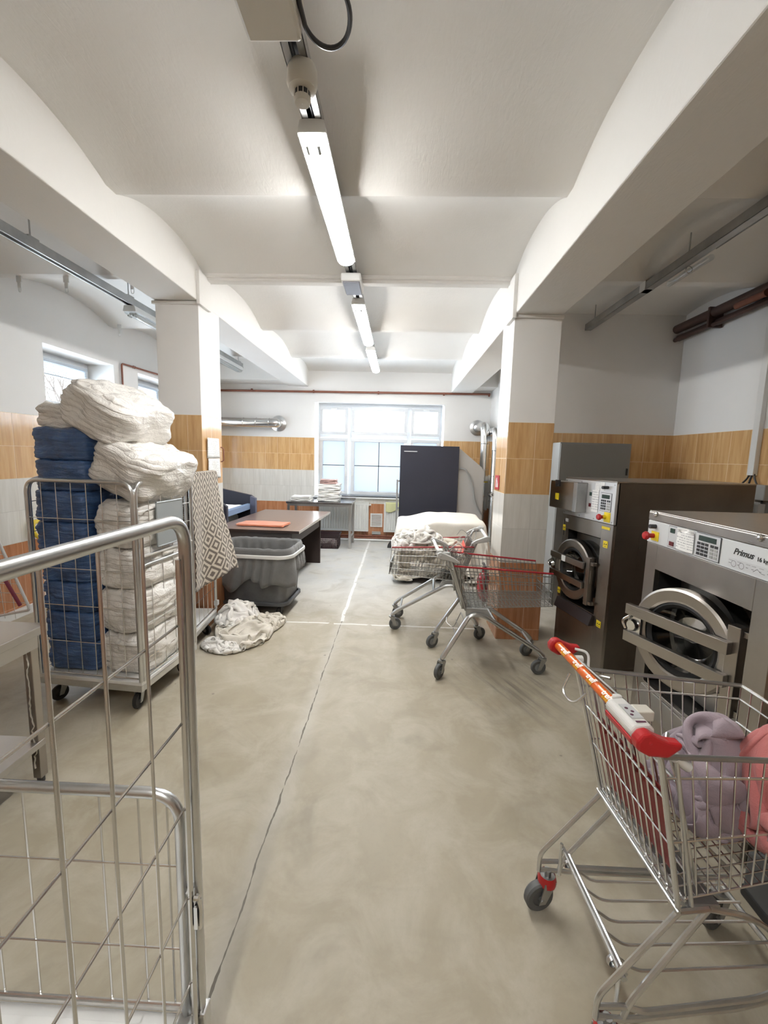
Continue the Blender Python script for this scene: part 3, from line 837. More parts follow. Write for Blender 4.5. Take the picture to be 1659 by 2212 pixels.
# ------------------------------------------------------------------ casters and roll containers
def caster(parent, x, y, h, r, ang, mt, wm=None, fm=None, name='caster', w=.028, collar=None):
    """swivel caster: fork, stem, wheel with hub"""
    c, s = math.cos(ang), math.sin(ang)
    def P(u, v, z): return (x+u*c-v*s, y+u*s+v*c, z)
    tr = r*.55
    b = MB()
    for v in (-w*.8, w*.8):
        b.hexa([P(-tr-.014, v-.002, r-.014), P(-tr+.014, v-.002, r-.014), P(-tr+.014, v+.002, r-.014), P(-tr-.014, v+.002, r-.014),
                P(-.024, v-.002, 2*r+.012), P(.024, v-.002, 2*r+.012), P(.024, v+.002, 2*r+.012), P(-.024, v+.002, 2*r+.012)])
    b.cyl(P(0, 0, 2*r+.008), P(0, 0, 2*r+.022), .03, 14); b.cyl(P(0, 0, 2*r+.02), P(0, 0, h), .014, 10)
    b.cyl(P(-tr, -w*.95, r), P(-tr, w*.95, r), .008, 8)
    f = b.build(name, fm or m_galvd, parent)
    b = MB(); ax = (-s, c, 0)
    b.lathe([(r*.55, -w/2+.002), (r*.9, -w/2), (r, -w/2+.007), (r, w/2-.007), (r*.9, w/2), (r*.55, w/2-.002)], P(-tr, 0, r), ax, 24, 0)
    b.lathe([(.001, -w/2+.004), (r*.3, -w/2), (r*.6, -w/2+.005)], P(-tr, 0, r), ax, 20, 1)
    b.lathe([(r*.6, w/2-.005), (r*.3, w/2), (.001, w/2-.004)], P(-tr, 0, r), ax, 20, 1)
    b.build('wheel', [mt, wm or m_hub], f)
    if collar:
        b = MB(); b.lathe([(.034, 2*r-.01), (.036, 2*r+.01), (.03, 2*r+.03)], (x, y, 0), (0, 0, 1), 14); b.build('collar', collar, f)
    return f
def wire_panel(t, p0, p1, z0, z1, nv, zs, tr=.0135, wr=.0028, rc=.09, fm=None, wmat=None, skip_bottom=False):
    """U-shaped tube frame standing from p0 to p1, with a wire mesh of nv uprights and crosswires at heights zs"""
    fm = fm or m_galv; a = Vector((p0[0], p0[1], 0)); c = Vector((p1[0], p1[1], 0)); d = (c-a); L = d.length; d = d.normalized()
    up = Vector((0, 0, 1))
    b = MB(); b.tube(fillet([a+up*z0, a+up*z1, c+up*z1, c+up*z0], rc, 8), tr, 12)
    f = b.build('panel_frame', fm, t)
    b = MB()
    for i in range(1, nv+1):
        q = a + d*(L*i/(nv+1)); s = L*i/(nv+1); e = min(s, L-s)
        zt = z1 if e >= rc else z1 - rc + math.sqrt(max(0, rc*rc-(rc-e)**2))
        b.tube([q+up*(z0+.02), q+up*zt], wr, 6)
    for z in zs:
        b.tube([a+up*z, c+up*z], wr, 6)
    if not skip_bottom: b.tube([a+up*(z0+.02), c+up*(z0+.02)], wr*1.4, 6)
    b.build('wire_mesh', wmat or m_wire, f)
    return f
def container_base(t, w, d, zb, mat, edge, r=.05):
    b = MB(); b.box(-w/2, w/2, -d/2, d/2, zb, zb+.025); b.box(-w/2+.03, w/2-.03, -d/2+.03, d/2-.03, zb+.025, zb+.03)
    b.build('platform', mat, t, smooth=False, bevel=.006)
    b = MB()
    for y in (-d/2, d/2-.03): b.box(-w/2, w/2, y, y+.03, zb-.045, zb)
    for x in (-w/2, w/2-.03): b.box(x, x+.03, -d/2+.03, d/2-.03, zb-.044, zb-.001)
    for x in (-.07, .07): b.box(x-.015, x+.015, -d/2+.03, d/2-.03, zb-.04, zb-.004)
    b.build('base_frame', edge, t, smooth=False, bevel=.003)
    for i, (sx, sy) in enumerate(((-1, -1), (1, -1), (-1, 1), (1, 1))):
        caster(t, sx*(w/2-.09), sy*(d/2-.10), zb-.03, r, 1.2+i*.5, m_black, m_blackp, m_galvd)

# A: the near container, of which the mesh side and the half gate are seen
ax, ay = -.90, .61
A = thing('roll_container', 'empty wire roll container with a half height gate, seen through its mesh side', 'roll container', (ax, ay, 0))
container_base(A, .80, .76, .165, m_whitep, m_galv)
f = wire_panel(A, (.394, -.38), (.394, .378), .19, 1.592, 0, (), .0145, .004, .075)
b = MB()
for y in (.339, .459, .579, .699, .825): b.tube([(.39, y-ay, .20), (.39, y-ay, 1.58)], .0036, 8)
for z in (1.338, 1.085, .855, .60, .345): b.tube([(.385, -.38, z), (.385, .378, z)], .0031, 8)
b.tube([(.394, .345, .2), (.394, .345, 1.50)], .007, 8)
b.build('wire_mesh', m_wire, f)
g = wire_panel(A, (-.39, .385), (.352, .385), .19, .862, 0, (), .0145, .003, .085)
b = MB()
for x in (-1.18, -1.08, -.975, -.872, -.767, -.662, -.585): b.tube([(x-ax, .39, .2), (x-ax, .39, .855 if x < -.65 else .82)], .003, 6)
for z in (.645, .387): b.tube([(-.39, .388, z), (.352, .388, z)], .0028, 6)
b.tube([(-.39, .385, .2), (.352, .385, .2)], .009, 8)
b.build('wire_mesh', m_wire, g)
wire_panel(A, (-.394, -.38), (-.394, .378), .19, 1.592, 4, (1.338, 1.085, .855, .60, .345), .0145, .0036, .075)
b = MB(); b.box(.405, .414, .335, .362, .52, .585); b.cyl((.414, .348, .60), (.402, .348, .60), .009, 10); b.tube(fillet([(.41, .348, .60), (.418, .346, .57), (.414, .348, .51)], .02), .005, 6)
b.tube([(.394, .378, .62), (.352, .385, .56)], .007, 8)
b.build('latch', m_chrome, A)
b = MB(); b.box(.375, .415, .355, .395, .15, .225); b.build('corner_bracket', m_galv, A, smooth=False, bevel=.004)

# B: the loaded container
B = thing('roll_container', 'wire roll container loaded with stacked blue and white textile bales', 'roll container', (-2.005, 2.965, 0), math.radians(-5))
container_base(B, .76, .66, .20, m_whitep, m_galv, .055)
zs = (.45, .70, .95, 1.20, 1.40)
wire_panel(B, (-.37, -.32), (.37, -.32), .225, 1.545, 6, (.47, .72, .97, 1.30))
f = wire_panel(B, (.375, -.30), (.375, .315), .225, 1.55, 4, (.36, .60, 1.22, 1.36))
b = MB()
b.tube(fillet([(.375, -.30, .80), (.375, -.30, 1.0), (.375, .30, 1.0), (.375, .30, .80)], .08), .011, 10); b.tube([(.375, -.30, 1.06), (.375, .315, 1.06)], .011, 10)
b.build('gate_rail', m_galv, f)
f = wire_panel(B, (-.375, -.30), (-.375, .315), .225, 1.55, 4, zs)
b = MB(); b.box(.388, .394, -.12, .17, 1.10, 1.40); b.tube([(.391, -.12, 1.40), (.391, .17, 1.40)], .007, 6); b.tube([(.391, -.12, 1.10), (.391, .17, 1.10)], .006, 6)
b.tube([(.391, -.12, 1.10), (.391, -.12, 1.40)], .006, 6); b.tube([(.391, .17, 1.10), (.391, .17, 1.40)], .006, 6)
b.build('document_holder', M('grey_blue_sheet', (.34, .37, .38), .4, .3), B, smooth=False)

# C: the container under the rug
Cc = thing('roll_container', 'empty wire roll container with the patterned rug hung over its side', 'roll container', (-2.10, 3.64, 0), math.radians(5))
container_base(Cc, .76, .66, .20, m_whitep, m_galv, .05)
wire_panel(Cc, (.375, -.32), (.375, .32), .225, 1.55, 5, (.45, .70, .95, 1.2), .013, .0026)
wire_panel(Cc, (-.375, -.32), (-.375, .32), .225, 1.55, 5, (.45, .70, .95, 1.2), .013, .0026)
wire_panel(Cc, (-.36, -.325), (.36, -.325), .225, .62, 6, (.42,), .011, .0026)
b = MB(); b.box(.36, .40, -.345, -.30, .20, .62); b.box(.355, .405, -.35, -.295, .27, .33); b.box(.36, .40, .30, .345, .26, .31); b.build('corner_post', m_whitep, Cc, smooth=False, bevel=.006)
b = MB(); b.tube([(.385, -.345, .24), (.385, -.345, .05)], .018, 8); b.build('brake_lever', m_blackp, Cc)
# rug over the side of C
rm = rug_mat('woven_diamond_rug', (.62, .56, .46), (.13, .105, .085))
def rug_pt(u, v):
    # u along the rail, v down the outside (v<.12 folds over the rail and hangs inside)
    y = -.30 + .62*u
    fold = .5+.5*math.sin(u*11+1.0)
    if v < .22:
        k = v/.22; x = -.035 + .0*k; z = 1.10 + .45*k; x = -.03 - .01*math.sin(k*3)
    elif v < .28:
        k = (v-.22)/.06; a = PI*(1-k); x = .002+.034*math.cos(a); z = 1.555+.022*math.sin(a)
    else:
        k = (v-.28)/.72; hem = 1.0 - (.0 + .13*u) - .02*math.sin(u*9)
        z = 1.555 - (1.555-.60)*k*(1.0-.02*u+.03*math.sin(u*6))
        x = .036 + .05*k*fold*(.4+.6*u) + .17*k**1.5*u*u + .02*math.sin(u*7+k*3)*k
    y += .02*math.sin(v*9)*u
    return (x, y + (.10*max(0, v-.28)*(u-.3)), z)
b = MB(); NU, NV = 44, 64; b.grid(NU, NV, rug_pt)
rg = b.build('woven_rug', rm, None, solid=.008, loc=(0, 0, 0))
uvl = rg.data.uv_layers.new(name='UVMap')
for lp in rg.data.loops:
    i = lp.vertex_index; uvl.data[lp.index].uv = (.62*(i % (NU+1))/NU*1.25, 1.4*(i//(NU+1))/NV*1.2)
rg.location = Cc.matrix_basis @ Vector((.375, 0, 0)); rg.rotation_euler = (0, 0, math.radians(5))
tag(rg, 'beige and brown diamond patterned woven rug hanging over container side', 'rug')

# ------------------------------------------------------------------ textile bales
def bale(name, label, loc, size, layers, mat, seed, group, rz=0, rx=0, ry=0, e=.32, amp=.012, jag=.006, wob=.02, sag=0, freq=6.0):
    sx, sy, sz = (s/2 for s in size); N = 30
    b = MB(); key = {}; vs = []; fs = []
    def pt(p):
        # cube point -> rounded block, then horizontal fold layers, stretch-film wrinkles and lumps
        q = Vector(p); L = (abs(q.x)**(2/e)+abs(q.y)**(2/e)+abs(q.z)**(2/e))**(e/2); q = q/L
        z = q.z; h = math.hypot(q.x, q.y) or 1e-6
        side = min(1, h*1.1)**2
        lay = (z*.5+.5)*layers + .35*n1((q.x*1.3+seed, q.y*1.3, z*2))
        fr = lay - math.floor(lay)
        bul = math.sin(PI*fr)**.5
        jit = n1((math.floor(lay)*3.1+seed, q.x*2.0, q.y*2.0))
        d = amp*(bul-.7) + jag*jit
        frn = max(0, -q.y)**.7
        d *= .25+.75*frn
        aq = 1.2*n1((q.x*1.1+seed, q.y*1.1, z*1.1)); 
        d += wob*fbm((q.x*1.3+seed, q.y*1.3, z*1.3), 2) + wob*.4*billow((q.x*freq*.5+seed+aq, q.y*freq*.5, z*freq*.30+aq))
        nx, ny = q.x/h, q.y/h
        top = max(0, abs(z)-.6)/.4
        zz = z*sz + top*wob*1.1*fbm((q.x*3+seed*2, q.y*3, 5), 3)*(1 if z > 0 else .3) - sag*(q.x*q.x+q.y*q.y)*(1 if z > 0 else 0)
        return (q.x*sx+nx*d*side, q.y*sy+ny*d*side, zz)
    for ax in range(3):
        for sg in (-1, 1):
            for i in range(N+1):
                for j in range(N+1):
                    p = [0, 0, 0]; p[ax] = sg; p[(ax+1) % 3] = -1+2*i/N; p[(ax+2) % 3] = -1+2*j/N
                    k = tuple(round(c, 5) for c in p)
                    if k not in key: key[k] = len(vs); vs.append(pt(p))
            def idx(i, j):
                p = [0, 0, 0]; p[ax] = sg; p[(ax+1) % 3] = -1+2*i/N; p[(ax+2) % 3] = -1+2*j/N
                return key[tuple(round(c, 5) for c in p)]
            for i in range(N):
                for j in range(N): fs.append((idx(i, j), idx(i+1, j), idx(i+1, j+1), idx(i, j+1)))
    b.add(vs, fs)
    o = b.build(name, mat, None, ang=80)
    o.location = loc; o.rotation_euler = (rx, ry, rz)
    return tag(o, label, 'textile bale', group)
m_blue = wrapped_mat('blue_linen_in_film', (.05, .115, .275), (.15, .25, .43), 30, .35, .5)  # lighter fold lines: reflections of the film painted into the blue
m_whitebale = wrapped_mat('white_linen_in_film', (.80, .775, .73), (.40, .345, .28), 30, .04, .6)
ordn = ['bottom', 'second', 'third', 'fourth', 'fifth', 'sixth', 'seventh', 'top']
zz = .232; H = .205
c5, s5 = math.cos(math.radians(-5)), math.sin(math.radians(-5))
def inB(x, y): return (-2.005+x*c5-y*s5, 2.965+x*s5+y*c5)
rb = random.Random(11)
for k in range(8):
    h = H if k else .212
    x, y = inB(-.185+rb.uniform(-.008, .008), .0+rb.uniform(-.012, .012))
    if k == 7: lb = 'film wrapped navy towel bale on top of the blue stack'
    elif k == 0: lb = 'film wrapped blue towel bale at the bottom of the blue stack'
    else: lb = 'film wrapped blue towel bale, %s from the bottom of the blue stack' % ordn[k]
    bale('towel_bale', lb, (x, y, zz+h/2), (.375+rb.uniform(-.012, .012), .54, h+.012), 6+k % 3, m_blue, 3.7*k+1, 'blue towel bales in the roll container', math.radians(-5+rb.uniform(-2.5, 2.5)), 0, rb.uniform(-.02, .02), .2, .007, .011, .012)
    zz += h
zz = .232
for k, h in enumerate((.285, .305, .275, .305)):
    x, y = inB(.195, -.0)
    lb = ['cream linen bale in film at the bottom of the white stack', 'cream linen bale in film, second from the bottom of the white stack', 'cream linen bale in film, third from the bottom of the white stack', 'cream linen bale in film just below the container rim'][k]
    bale('linen_bale', lb, (x, y, zz+h/2), (.345, .56, h+.02), 7, m_whitebale, 8.3*k+20, 'white linen bales in the roll container', math.radians(-5), 0, 0, .42, .007, .004, .022, freq=5)
    zz += h
x, y = inB(.225, .04)
bale('linen_bale', 'bulging cream linen bale in film leaning out over the container rim', (x, y, 1.615), (.44, .62, .36), 9, m_whitebale, 51, 'white linen bales in the roll container', math.radians(-8), 0, math.radians(24), .42, .012, .004, .026, freq=3.5)
x, y = inB(.085, -.01)
bale('linen_bale', 'large cream linen bale in film lying on top of everything', (x, y, 1.985), (.48, .58, .33), 9, m_whitebale, 77, 'white linen bales in the roll container', math.radians(-14), 0, math.radians(28), .46, .013, .004, .03, freq=3.5)
x, y = inB(-.19, .06)
bale('linen_bale', 'flat cream linen bale in film lying on the blue stack', (x, y, 1.952), (.44, .52, .18), 5, m_whitebale, 93, 'white linen bales in the roll container', math.radians(-6), 0, math.radians(5), .34, .010, .004, .018)

# ------------------------------------------------------------------ things along the left wall
t = thing('wire_panel', 'white wire panel with a dark red strap leaning on the side wall', 'wire panel', (-3.52, 3.62, 0))
b = MB()
P = lambda x, z: (x, .02-(z)*.10, z)
b.tube(fillet([P(-.62, .30), P(-.62, 1.16), P(-.01, 1.16), P(.22, .33), P(.22, .29), P(-.62, .10)], .09, 6, True), .012, 8, closed=True)
fr = b.build('panel_frame', m_whitep, t)
b = MB()
for i in range(9):
    z = .36+.09*i; xr = .20-.215*(z-.33)/.83
    b.tube([P(-.6, z), P(xr, z)], .0024, 5)
for i in range(7):
    x = -.52+.10*i; b.tube([P(x, .2), P(x+.02, 1.14 if x < -.05 else 1.0-.2*(x+.05)*10)], .0024, 5)
b.build('wire_mesh', m_whitep, fr)
b = MB(); b.hexa([(-.09, -.10, .98), (-.03, -.10, .98), (-.03, -.09, .98), (-.09, -.09, .98), (-.10, -.13, 1.12), (-.02, -.13, 1.12), (-.02, -.12, 1.12), (-.10, -.12, 1.12)])
b.tube([(-.06, -.115, 1.12), (-.02, -.10, .85), (.06, -.07, .62), (.17, -.04, .34)], .02, 6, squash=(1, .3)); b.build('strap', M('dark_red_webbing', (.17, .012, .03), .7), t)
t = thing('wall_hose', 'yellow hose end hanging on the side wall behind the blue bales', 'hose', (XL+.06, 4.37, .9))
b = MB(); b.tube(fillet([(0, .06, .06), (0, -.04, .075), (0, -.05, -.05), (0, .06, -.13)], .06), .022, 10); b.build('hose_bend', M('yellow_rubber', (.72, .55, .05), .5), t)
b = MB(); b.tube(fillet([(0, .06, -.13), (.01, .05, -.45), (.02, .02, -.82)], .1), .007, 8); b.build('cable', m_whitep, t)
b = MB(); b.tube([(-3.62+.16*math.cos(a), 4.25+.12*math.sin(a)+.04*a, .012) for a in [i*.3 for i in range(28)]], .009, 6)
tag(b.build('floor_cable', m_blackp), 'black cable lying coiled on the floor by the side wall', 'cable')

# steel table in the left corner of the view
t = thing('steel_table', 'stainless steel table with a glue smeared leg and a lower shelf', 'table', (-2.19, 1.45, 0))
b = MB(); b.box(-.42, .40, -.62, .61, .81, .853); b.build('table_top', m_stTable, t, smooth=False, bevel=.004)
b = MB(); b.box(-.40, .37, -.59, .575, .20, .235); b.build('shelf', m_stTable, t, smooth=False, bevel=.003)
b = MB(); b.box(-.39, .37, .545, .575, .735, .81); b.box(.34, .37, -.57, .545, .735, .81); b.build('apron', m_stTable, t, smooth=False)
for sx, sy in ((-.38, -.575), (.345, -.575), (-.38, .555), (.345, .555)):
    b = MB(); b.box(sx-.022, sx+.022, sy-.022, sy+.022, .03, .81); lg = b.build('leg', m_stZ, t, smooth=False, bevel=.003)
    b = MB(); b.cyl((sx, sy, 0), (sx, sy, .03), .018, 10); b.build('foot', m_blackp, lg)
    if sx > 0 and sy > 0:
        b = MB(); rg_ = random.Random(2); z = .79; pts = []
        while z > .08:
            pts.append((sx+.006*math.sin(z*40)+rg_.uniform(-.006, .006), sy-.024, z)); z -= .014
        b.tube(pts, .005, 5, radii=[.0035+.003*abs(math.sin(i*1.9)) for i in range(len(pts))], squash=(1, .6)); b.build('glue_smear', m_creamp, lg)
# ------------------------------------------------------------------ heaps of cloth
m_white1 = cloth_mat('white_linen', (.78, .76, .72), .06, 90, .35)
m_white2 = cloth_mat('cream_cotton', (.69, .65, .57), .08, 90, .4)
m_lilac = cloth_mat('lilac_terry', (.36, .295, .33), .14, 160, .35)
m_pink = cloth_mat('pink_terry', (.54, .175, .165), .1, 160, .35)
def heap(name, label, cat, c, size, seed, mat, floor=None, folds=.5, f=3.2, warp=.7, group=None, sub=5, flat=.0, box=None):
    """crumpled cloth: a lump whose surface is drawn into warped folds"""
    bm = bmesh.new(); bmesh.ops.create_icosphere(bm, subdivisions=sub, radius=1)
    sx, sy, sz = size
    for v in bm.verts:
        p = v.co.copy()
        w = Vector((n1((p.x*1.4+seed, p.y*1.4, p.z*1.4)), n1((p.x*1.4, p.y*1.4+seed, p.z*1.4+7)), n1((p.x*1.4+3, p.y*1.4, p.z*1.4+seed))))
        a = 2.6*n1((p.x*.8+seed*1.7, p.y*.8, p.z*.8)); ca, sa = math.cos(a), math.sin(a)
        q = p*f*.62 + w*warp*1.5
        q = Vector((q.x*ca-q.y*sa, (q.x*sa+q.y*ca)*.42, q.z))
        r1 = min(1, billow((q.x+seed, q.y, q.z*.9))); r2 = min(1, billow((q.x*2.3, q.y*2.0+seed, q.z*2.1))); r3 = min(1, billow((q.x*4.6, q.y*4.0, q.z*4.3+seed)))
        lump = fbm((p.x*1.1+seed, p.y*1.1, p.z*1.1), 2)
        d = .86 + .26*lump + folds*(.30*r1**.7 + .13*r2**.75 + .045*r3)
        co = Vector((p.x*sx*d, p.y*sy*d, p.z*sz*d))
        if box:
            bx, by, bz = box
            for i, lim in enumerate((bx, by, bz)):
                a = abs(co[i])
                if a > lim: co[i] = math.copysign(lim + (a-lim)*.12, co[i])
        if floor is not None and co.z < floor:
            k = floor-co.z; co.x *= 1+k*.35/sz*.4; co.y *= 1+k*.35/sz*.4; co.z = floor + .004*r2
        v.co = co
    me = bpy.data.meshes.new(name); bm.to_mesh(me); bm.free()
    for p in me.polygons: p.use_smooth = True
    me.materials.append(mat)
    o = bpy.data.objects.new(name, me); COL.objects.link(o); o.location = c
    return tag(o, label, cat, group)
# sheets on the floor beside the grey bin
cloth_heap('bed_sheet', 'cream crumpled sheet in the middle of the laundry on the floor', 'laundry', (-1.45, 3.93, 0), (.20, .28, .14), (1.7, 1.8), 9, m_white2, 'laundry on the floor', rot=.3)
cloth_heap('bed_sheet', 'big white crumpled sheet, topmost of the laundry on the floor', 'laundry', (-1.58, 4.10, .09), (.16, .20, .15), (1.2, 1.3), 4, m_white1, 'laundry on the floor', n=76)
cloth_heap('bed_sheet', 'white sheet spread at the front of the laundry on the floor', 'laundry', (-1.53, 3.64, 0), (.17, .12, .05), (1.2, 1.0), 12, m_white1, 'laundry on the floor', n=76, rot=-.3)
cloth_heap('bed_sheet', 'off-white crumpled sheet beside the bin end of the laundry on the floor', 'laundry', (-1.27, 4.14, 0), (.10, .20, .10), (1.2, 1.2), 21, m_white2, 'laundry on the floor', n=76, rot=-.2)

# ------------------------------------------------------------------ grey laundry bin with a cloth liner
def rrect(w, d, r, n=10):
    out = []
    for (cx, cy, a0) in ((w/2-r, d/2-r, 0), (-w/2+r, d/2-r, PI/2), (-w/2+r, -d/2+r, PI), (w/2-r, -d/2+r, 1.5*PI)):
        for i in range(n+1):
            a = a0+PI/2*i/n; out.append((cx+r*math.cos(a), cy+r*math.sin(a)))
    return out
BN = thing('laundry_bin', 'grey plastic laundry bin on wheels with a grey cloth liner', 'laundry bin', (-1.56, 4.72, 0), math.radians(-3))
def shell(b, rings, mi=0, capb=False):
    m = len(rings[0]); vs = [p for g in rings for p in g]
    fs = [(i*m+j, i*m+(j+1) % m, (i+1)*m+(j+1) % m, (i+1)*m+j) for i in range(len(rings)-1) for j in range(m)]
    if capb: fs.append(tuple(range(m))[::-1])
    b.add(vs, fs, mi)
def rr3(w, d, r, z, n=10): return [(x, y, z) for x, y in rrect(w, d, r, n)]
def dense(w, d, r, N=240):
    pts = rrect(w, d, r, 16); L = []; tot = 0
    for i in range(len(pts)):
        a, c = pts[i], pts[(i+1) % len(pts)]; L.append((tot, a, c)); tot += math.dist(a, c)
    out = []; j = 0
    for k in range(N):
        s = tot*k/N
        while j+1 < len(L) and L[j+1][0] <= s: j += 1
        s0, a, c = L[j]; t = (s-s0)/max(1e-9, math.dist(a, c)); out.append((a[0]+(c[0]-a[0])*t, a[1]+(c[1]-a[1])*t))
    return out
BW, BD, BH = .86, .62, .715
b = MB()
shell(b, [rr3(.70, .50, .07, .135), rr3(.76, .54, .08, .14), rr3(.80, .575, .09, .42), rr3(.845, .61, .10, .66), rr3(.845, .61, .10, BH-.02), rr3(.82, .585, .09, BH-.02), rr3(.78, .55, .08, .42), rr3(.70, .50, .06, .165)], 0, True)
b.add(rr3(.70, .50, .06, .165), [tuple(range(44))])
t_tub = b.build('tub', m_dgrey and M('grey_tub_plastic', (.12, .122, .122), .5, 0, .1, 25, .35, 5), BN)
b = MB(); shell(b, [rr3(.80, .58, .10, .11), rr3(.84, .62, .11, .115), rr3(.84, .62, .11, .145), rr3(.79, .56, .09, .15)], 0, True)
b.build('bumper_frame', m_dgrey, BN)
D = dense(BW, BD, .12)
b = MB()
def off(k, o, z):
    (x, y) = D[k]; (xa, ya), (xb, yb) = D[k-1], D[(k+1) % 240]; tx, ty = xb-xa, yb-ya; l = math.hypot(tx, ty); return (x+ty/l*o, y-tx/l*o, z)
rings = []
for (o, z) in ((.030, BH-.075), (.042, BH-.072), (.045, BH-.055), (.042, BH-.038), (.030, BH-.035), (.030, BH-.075)):
    rings.append([off(k, o, z) for k in range(240)])
shell(b, rings); b.build('rim_band', m_whitep, BN)
b = MB(); rings = []                       # liner: inside wall, roll over the rim, pleated skirt outside
def pleat(k, dz): return .5+.5*math.sin(k*.55+2.2*math.sin(k*.11)+dz*3)
for i, v in enumerate([j/20 for j in range(21)]):
    ring = []
    for k in range(240):
        ang = math.atan2(D[k][1], D[k][0])
        if v < .45:
            q = v/.45; z = .20 + (BH-.20)*q; o = -.055+.035*q - .025*pleat(k, q)*(1-.3*q)
        elif v < .6:
            q = (v-.45)/.15; z = BH + .032*math.sin(PI*q)+.008*n1((k*.2, 1, 3)); o = -.02+.032*q
        else:
            q = (v-.6)/.4; hem = .40 + .07*math.sin(ang*2+1.0) + .09*n1((k*.07, 5, 2))
            side = 1.0 if D[k][1] < -.1 else .55
            z = BH - (hem)*q*side; o = .012 + .05*pleat(k, q)*min(1, q*1.4)*(1 if q > .2 else q/.2)
        ring.append(off(k, o, z))
    rings.append(ring)
shell(b, rings)
b.build('cloth_liner', cloth_mat('grey_liner_cloth', (.165, .165, .16), .1, 90, .25), BN, solid=.003, ang=80)
for sx, sy, a in ((-.33, -.22, .4), (.33, -.22, 1.0), (-.33, .22, 2.0), (.33, .22, .1)):
    caster(BN, sx, sy, .12, .045, a, m_black, m_blackp, m_blackp)

# ------------------------------------------------------------------ dark table with the folded cloth
TB = thing('work_table', 'large dark brown work table with panel legs behind the grey bin', 'table', (-1.70, 6.2, 0), math.radians(-2.2))
b = MB(); b.box(-.60, .52, -.98, .98, .765, .80); b.build('table_top', [m_wtop], TB, smooth=False, bevel=.003)
b = MB(); b.box(.52, .524, -.98, .98, .766, .799); b.box(-.60, .524, -.984, -.98, .766, .799, 1); b.build('edge_band', [m_edge, m_wenge], TB, smooth=False)
b = MB(); b.box(.40, .425, -.955, .62, .60, .765); b.box(-.56, .40, -.955, -.93, .56, .765); b.build('apron', M('dark_grey_board', (.075, .065, .063), .45), TB, smooth=False, bevel=.002)
for y in (.585, -.93):
    b = MB(); b.box(-.55, .44 if y > 0 else .398, y, y+.035, 0, .764); b.build('panel_leg', m_wenge, TB, smooth=False, bevel=.002)
b = MB()
for i in range(2):
    z = .801+.009*i
    b.grid(30, 20, lambda u, v: (-.36-.02*i+(.62+.01*i)*u, -.78+.02*i+.34*v+.01*math.sin(u*5), z+.010+.005*math.sin(u*8+i)*math.sin(v*6)+.003*n1((u*9, v*9, i))))
oc = b.build('folded_cloth', cloth_mat('orange_tablecloth', (.52, .175, .085), .07, 120, .15), None, solid=.008, ang=80)
oc.location = TB.location; oc.rotation_euler = TB.rotation_euler
tag(oc, 'folded orange brown cloth lying on the dark work table', 'cloth')

# navy machine behind the table
NV_ = thing('ironing_machine', 'navy blue machine with sloping side panel beside the dark work table', 'machine', (-2.95, 6.55, 0))
b = MB()
prof = [(-.38, 0), (.38, 0), (.38, 1.02), (.30, 1.065), (-.10, 1.15), (-.38, 1.20)]
b.prism([(-.72, 0), (.63, 0), (.63, 1.02), (.56, 1.07), (.10, 1.16), (-.72, 1.30)], lambda u, v, w: (u, w, v), .30, .36)
b.build('side_panel', m_navy, NV_, smooth=False, bevel=.004)
b = MB(); b.prism([(.575, 0), (.66, 0), (.66, 1.03), (.575, 1.06)], lambda u, v, w: (u, w, v), .22, .30); b.build('front_post', M('grey_blue_post', (.10, .11, .16), .4), NV_, smooth=False, bevel=.004)
b = MB(); b.prism([(-.72, 0), (.63, 0), (.63, 1.02), (.56, 1.07), (.10, 1.16), (-.72, 1.30)], lambda u, v, w: (u, w, v), -.86, -.80); b.build('side_panel', m_navy, NV_, smooth=False, bevel=.004)
b = MB(); b.box(-.65, .50, -.80, .30, .84, .90); b.build('feed_board', m_navy, NV_, smooth=False)
b = MB(); b.box(.50, .575, -.80, .30, .85, .935); b.build('front_bar', m_bluebar, NV_, smooth=False, bevel=.004)
b = MB(); b.cyl((.25, -.80, .70), (.25, .30, .70), .10, 20); b.build('roller', m_greyp, NV_)
b = MB(); b.grid(16, 12, lambda u, v: (.02+.46*u, -.55+.70*v, .915+.035*math.sin(u*3)*math.sin(v*3)+.01*n1((u*5, v*5, 2))))
o = b.build('white_cloth', m_white1, None, solid=.012, loc=NV_.location); tag(o, 'white cloth lying on the navy machine', 'cloth')
b = MB()
for i in range(3): b.box(.30-.05*i, .66, .34+.005, .47, 1.075+.012*i, 1.085+.012*i)
o = b.build('paper_stack', m_paper, None, smooth=False, loc=NV_.location)
bpy.data.objects.remove(o)

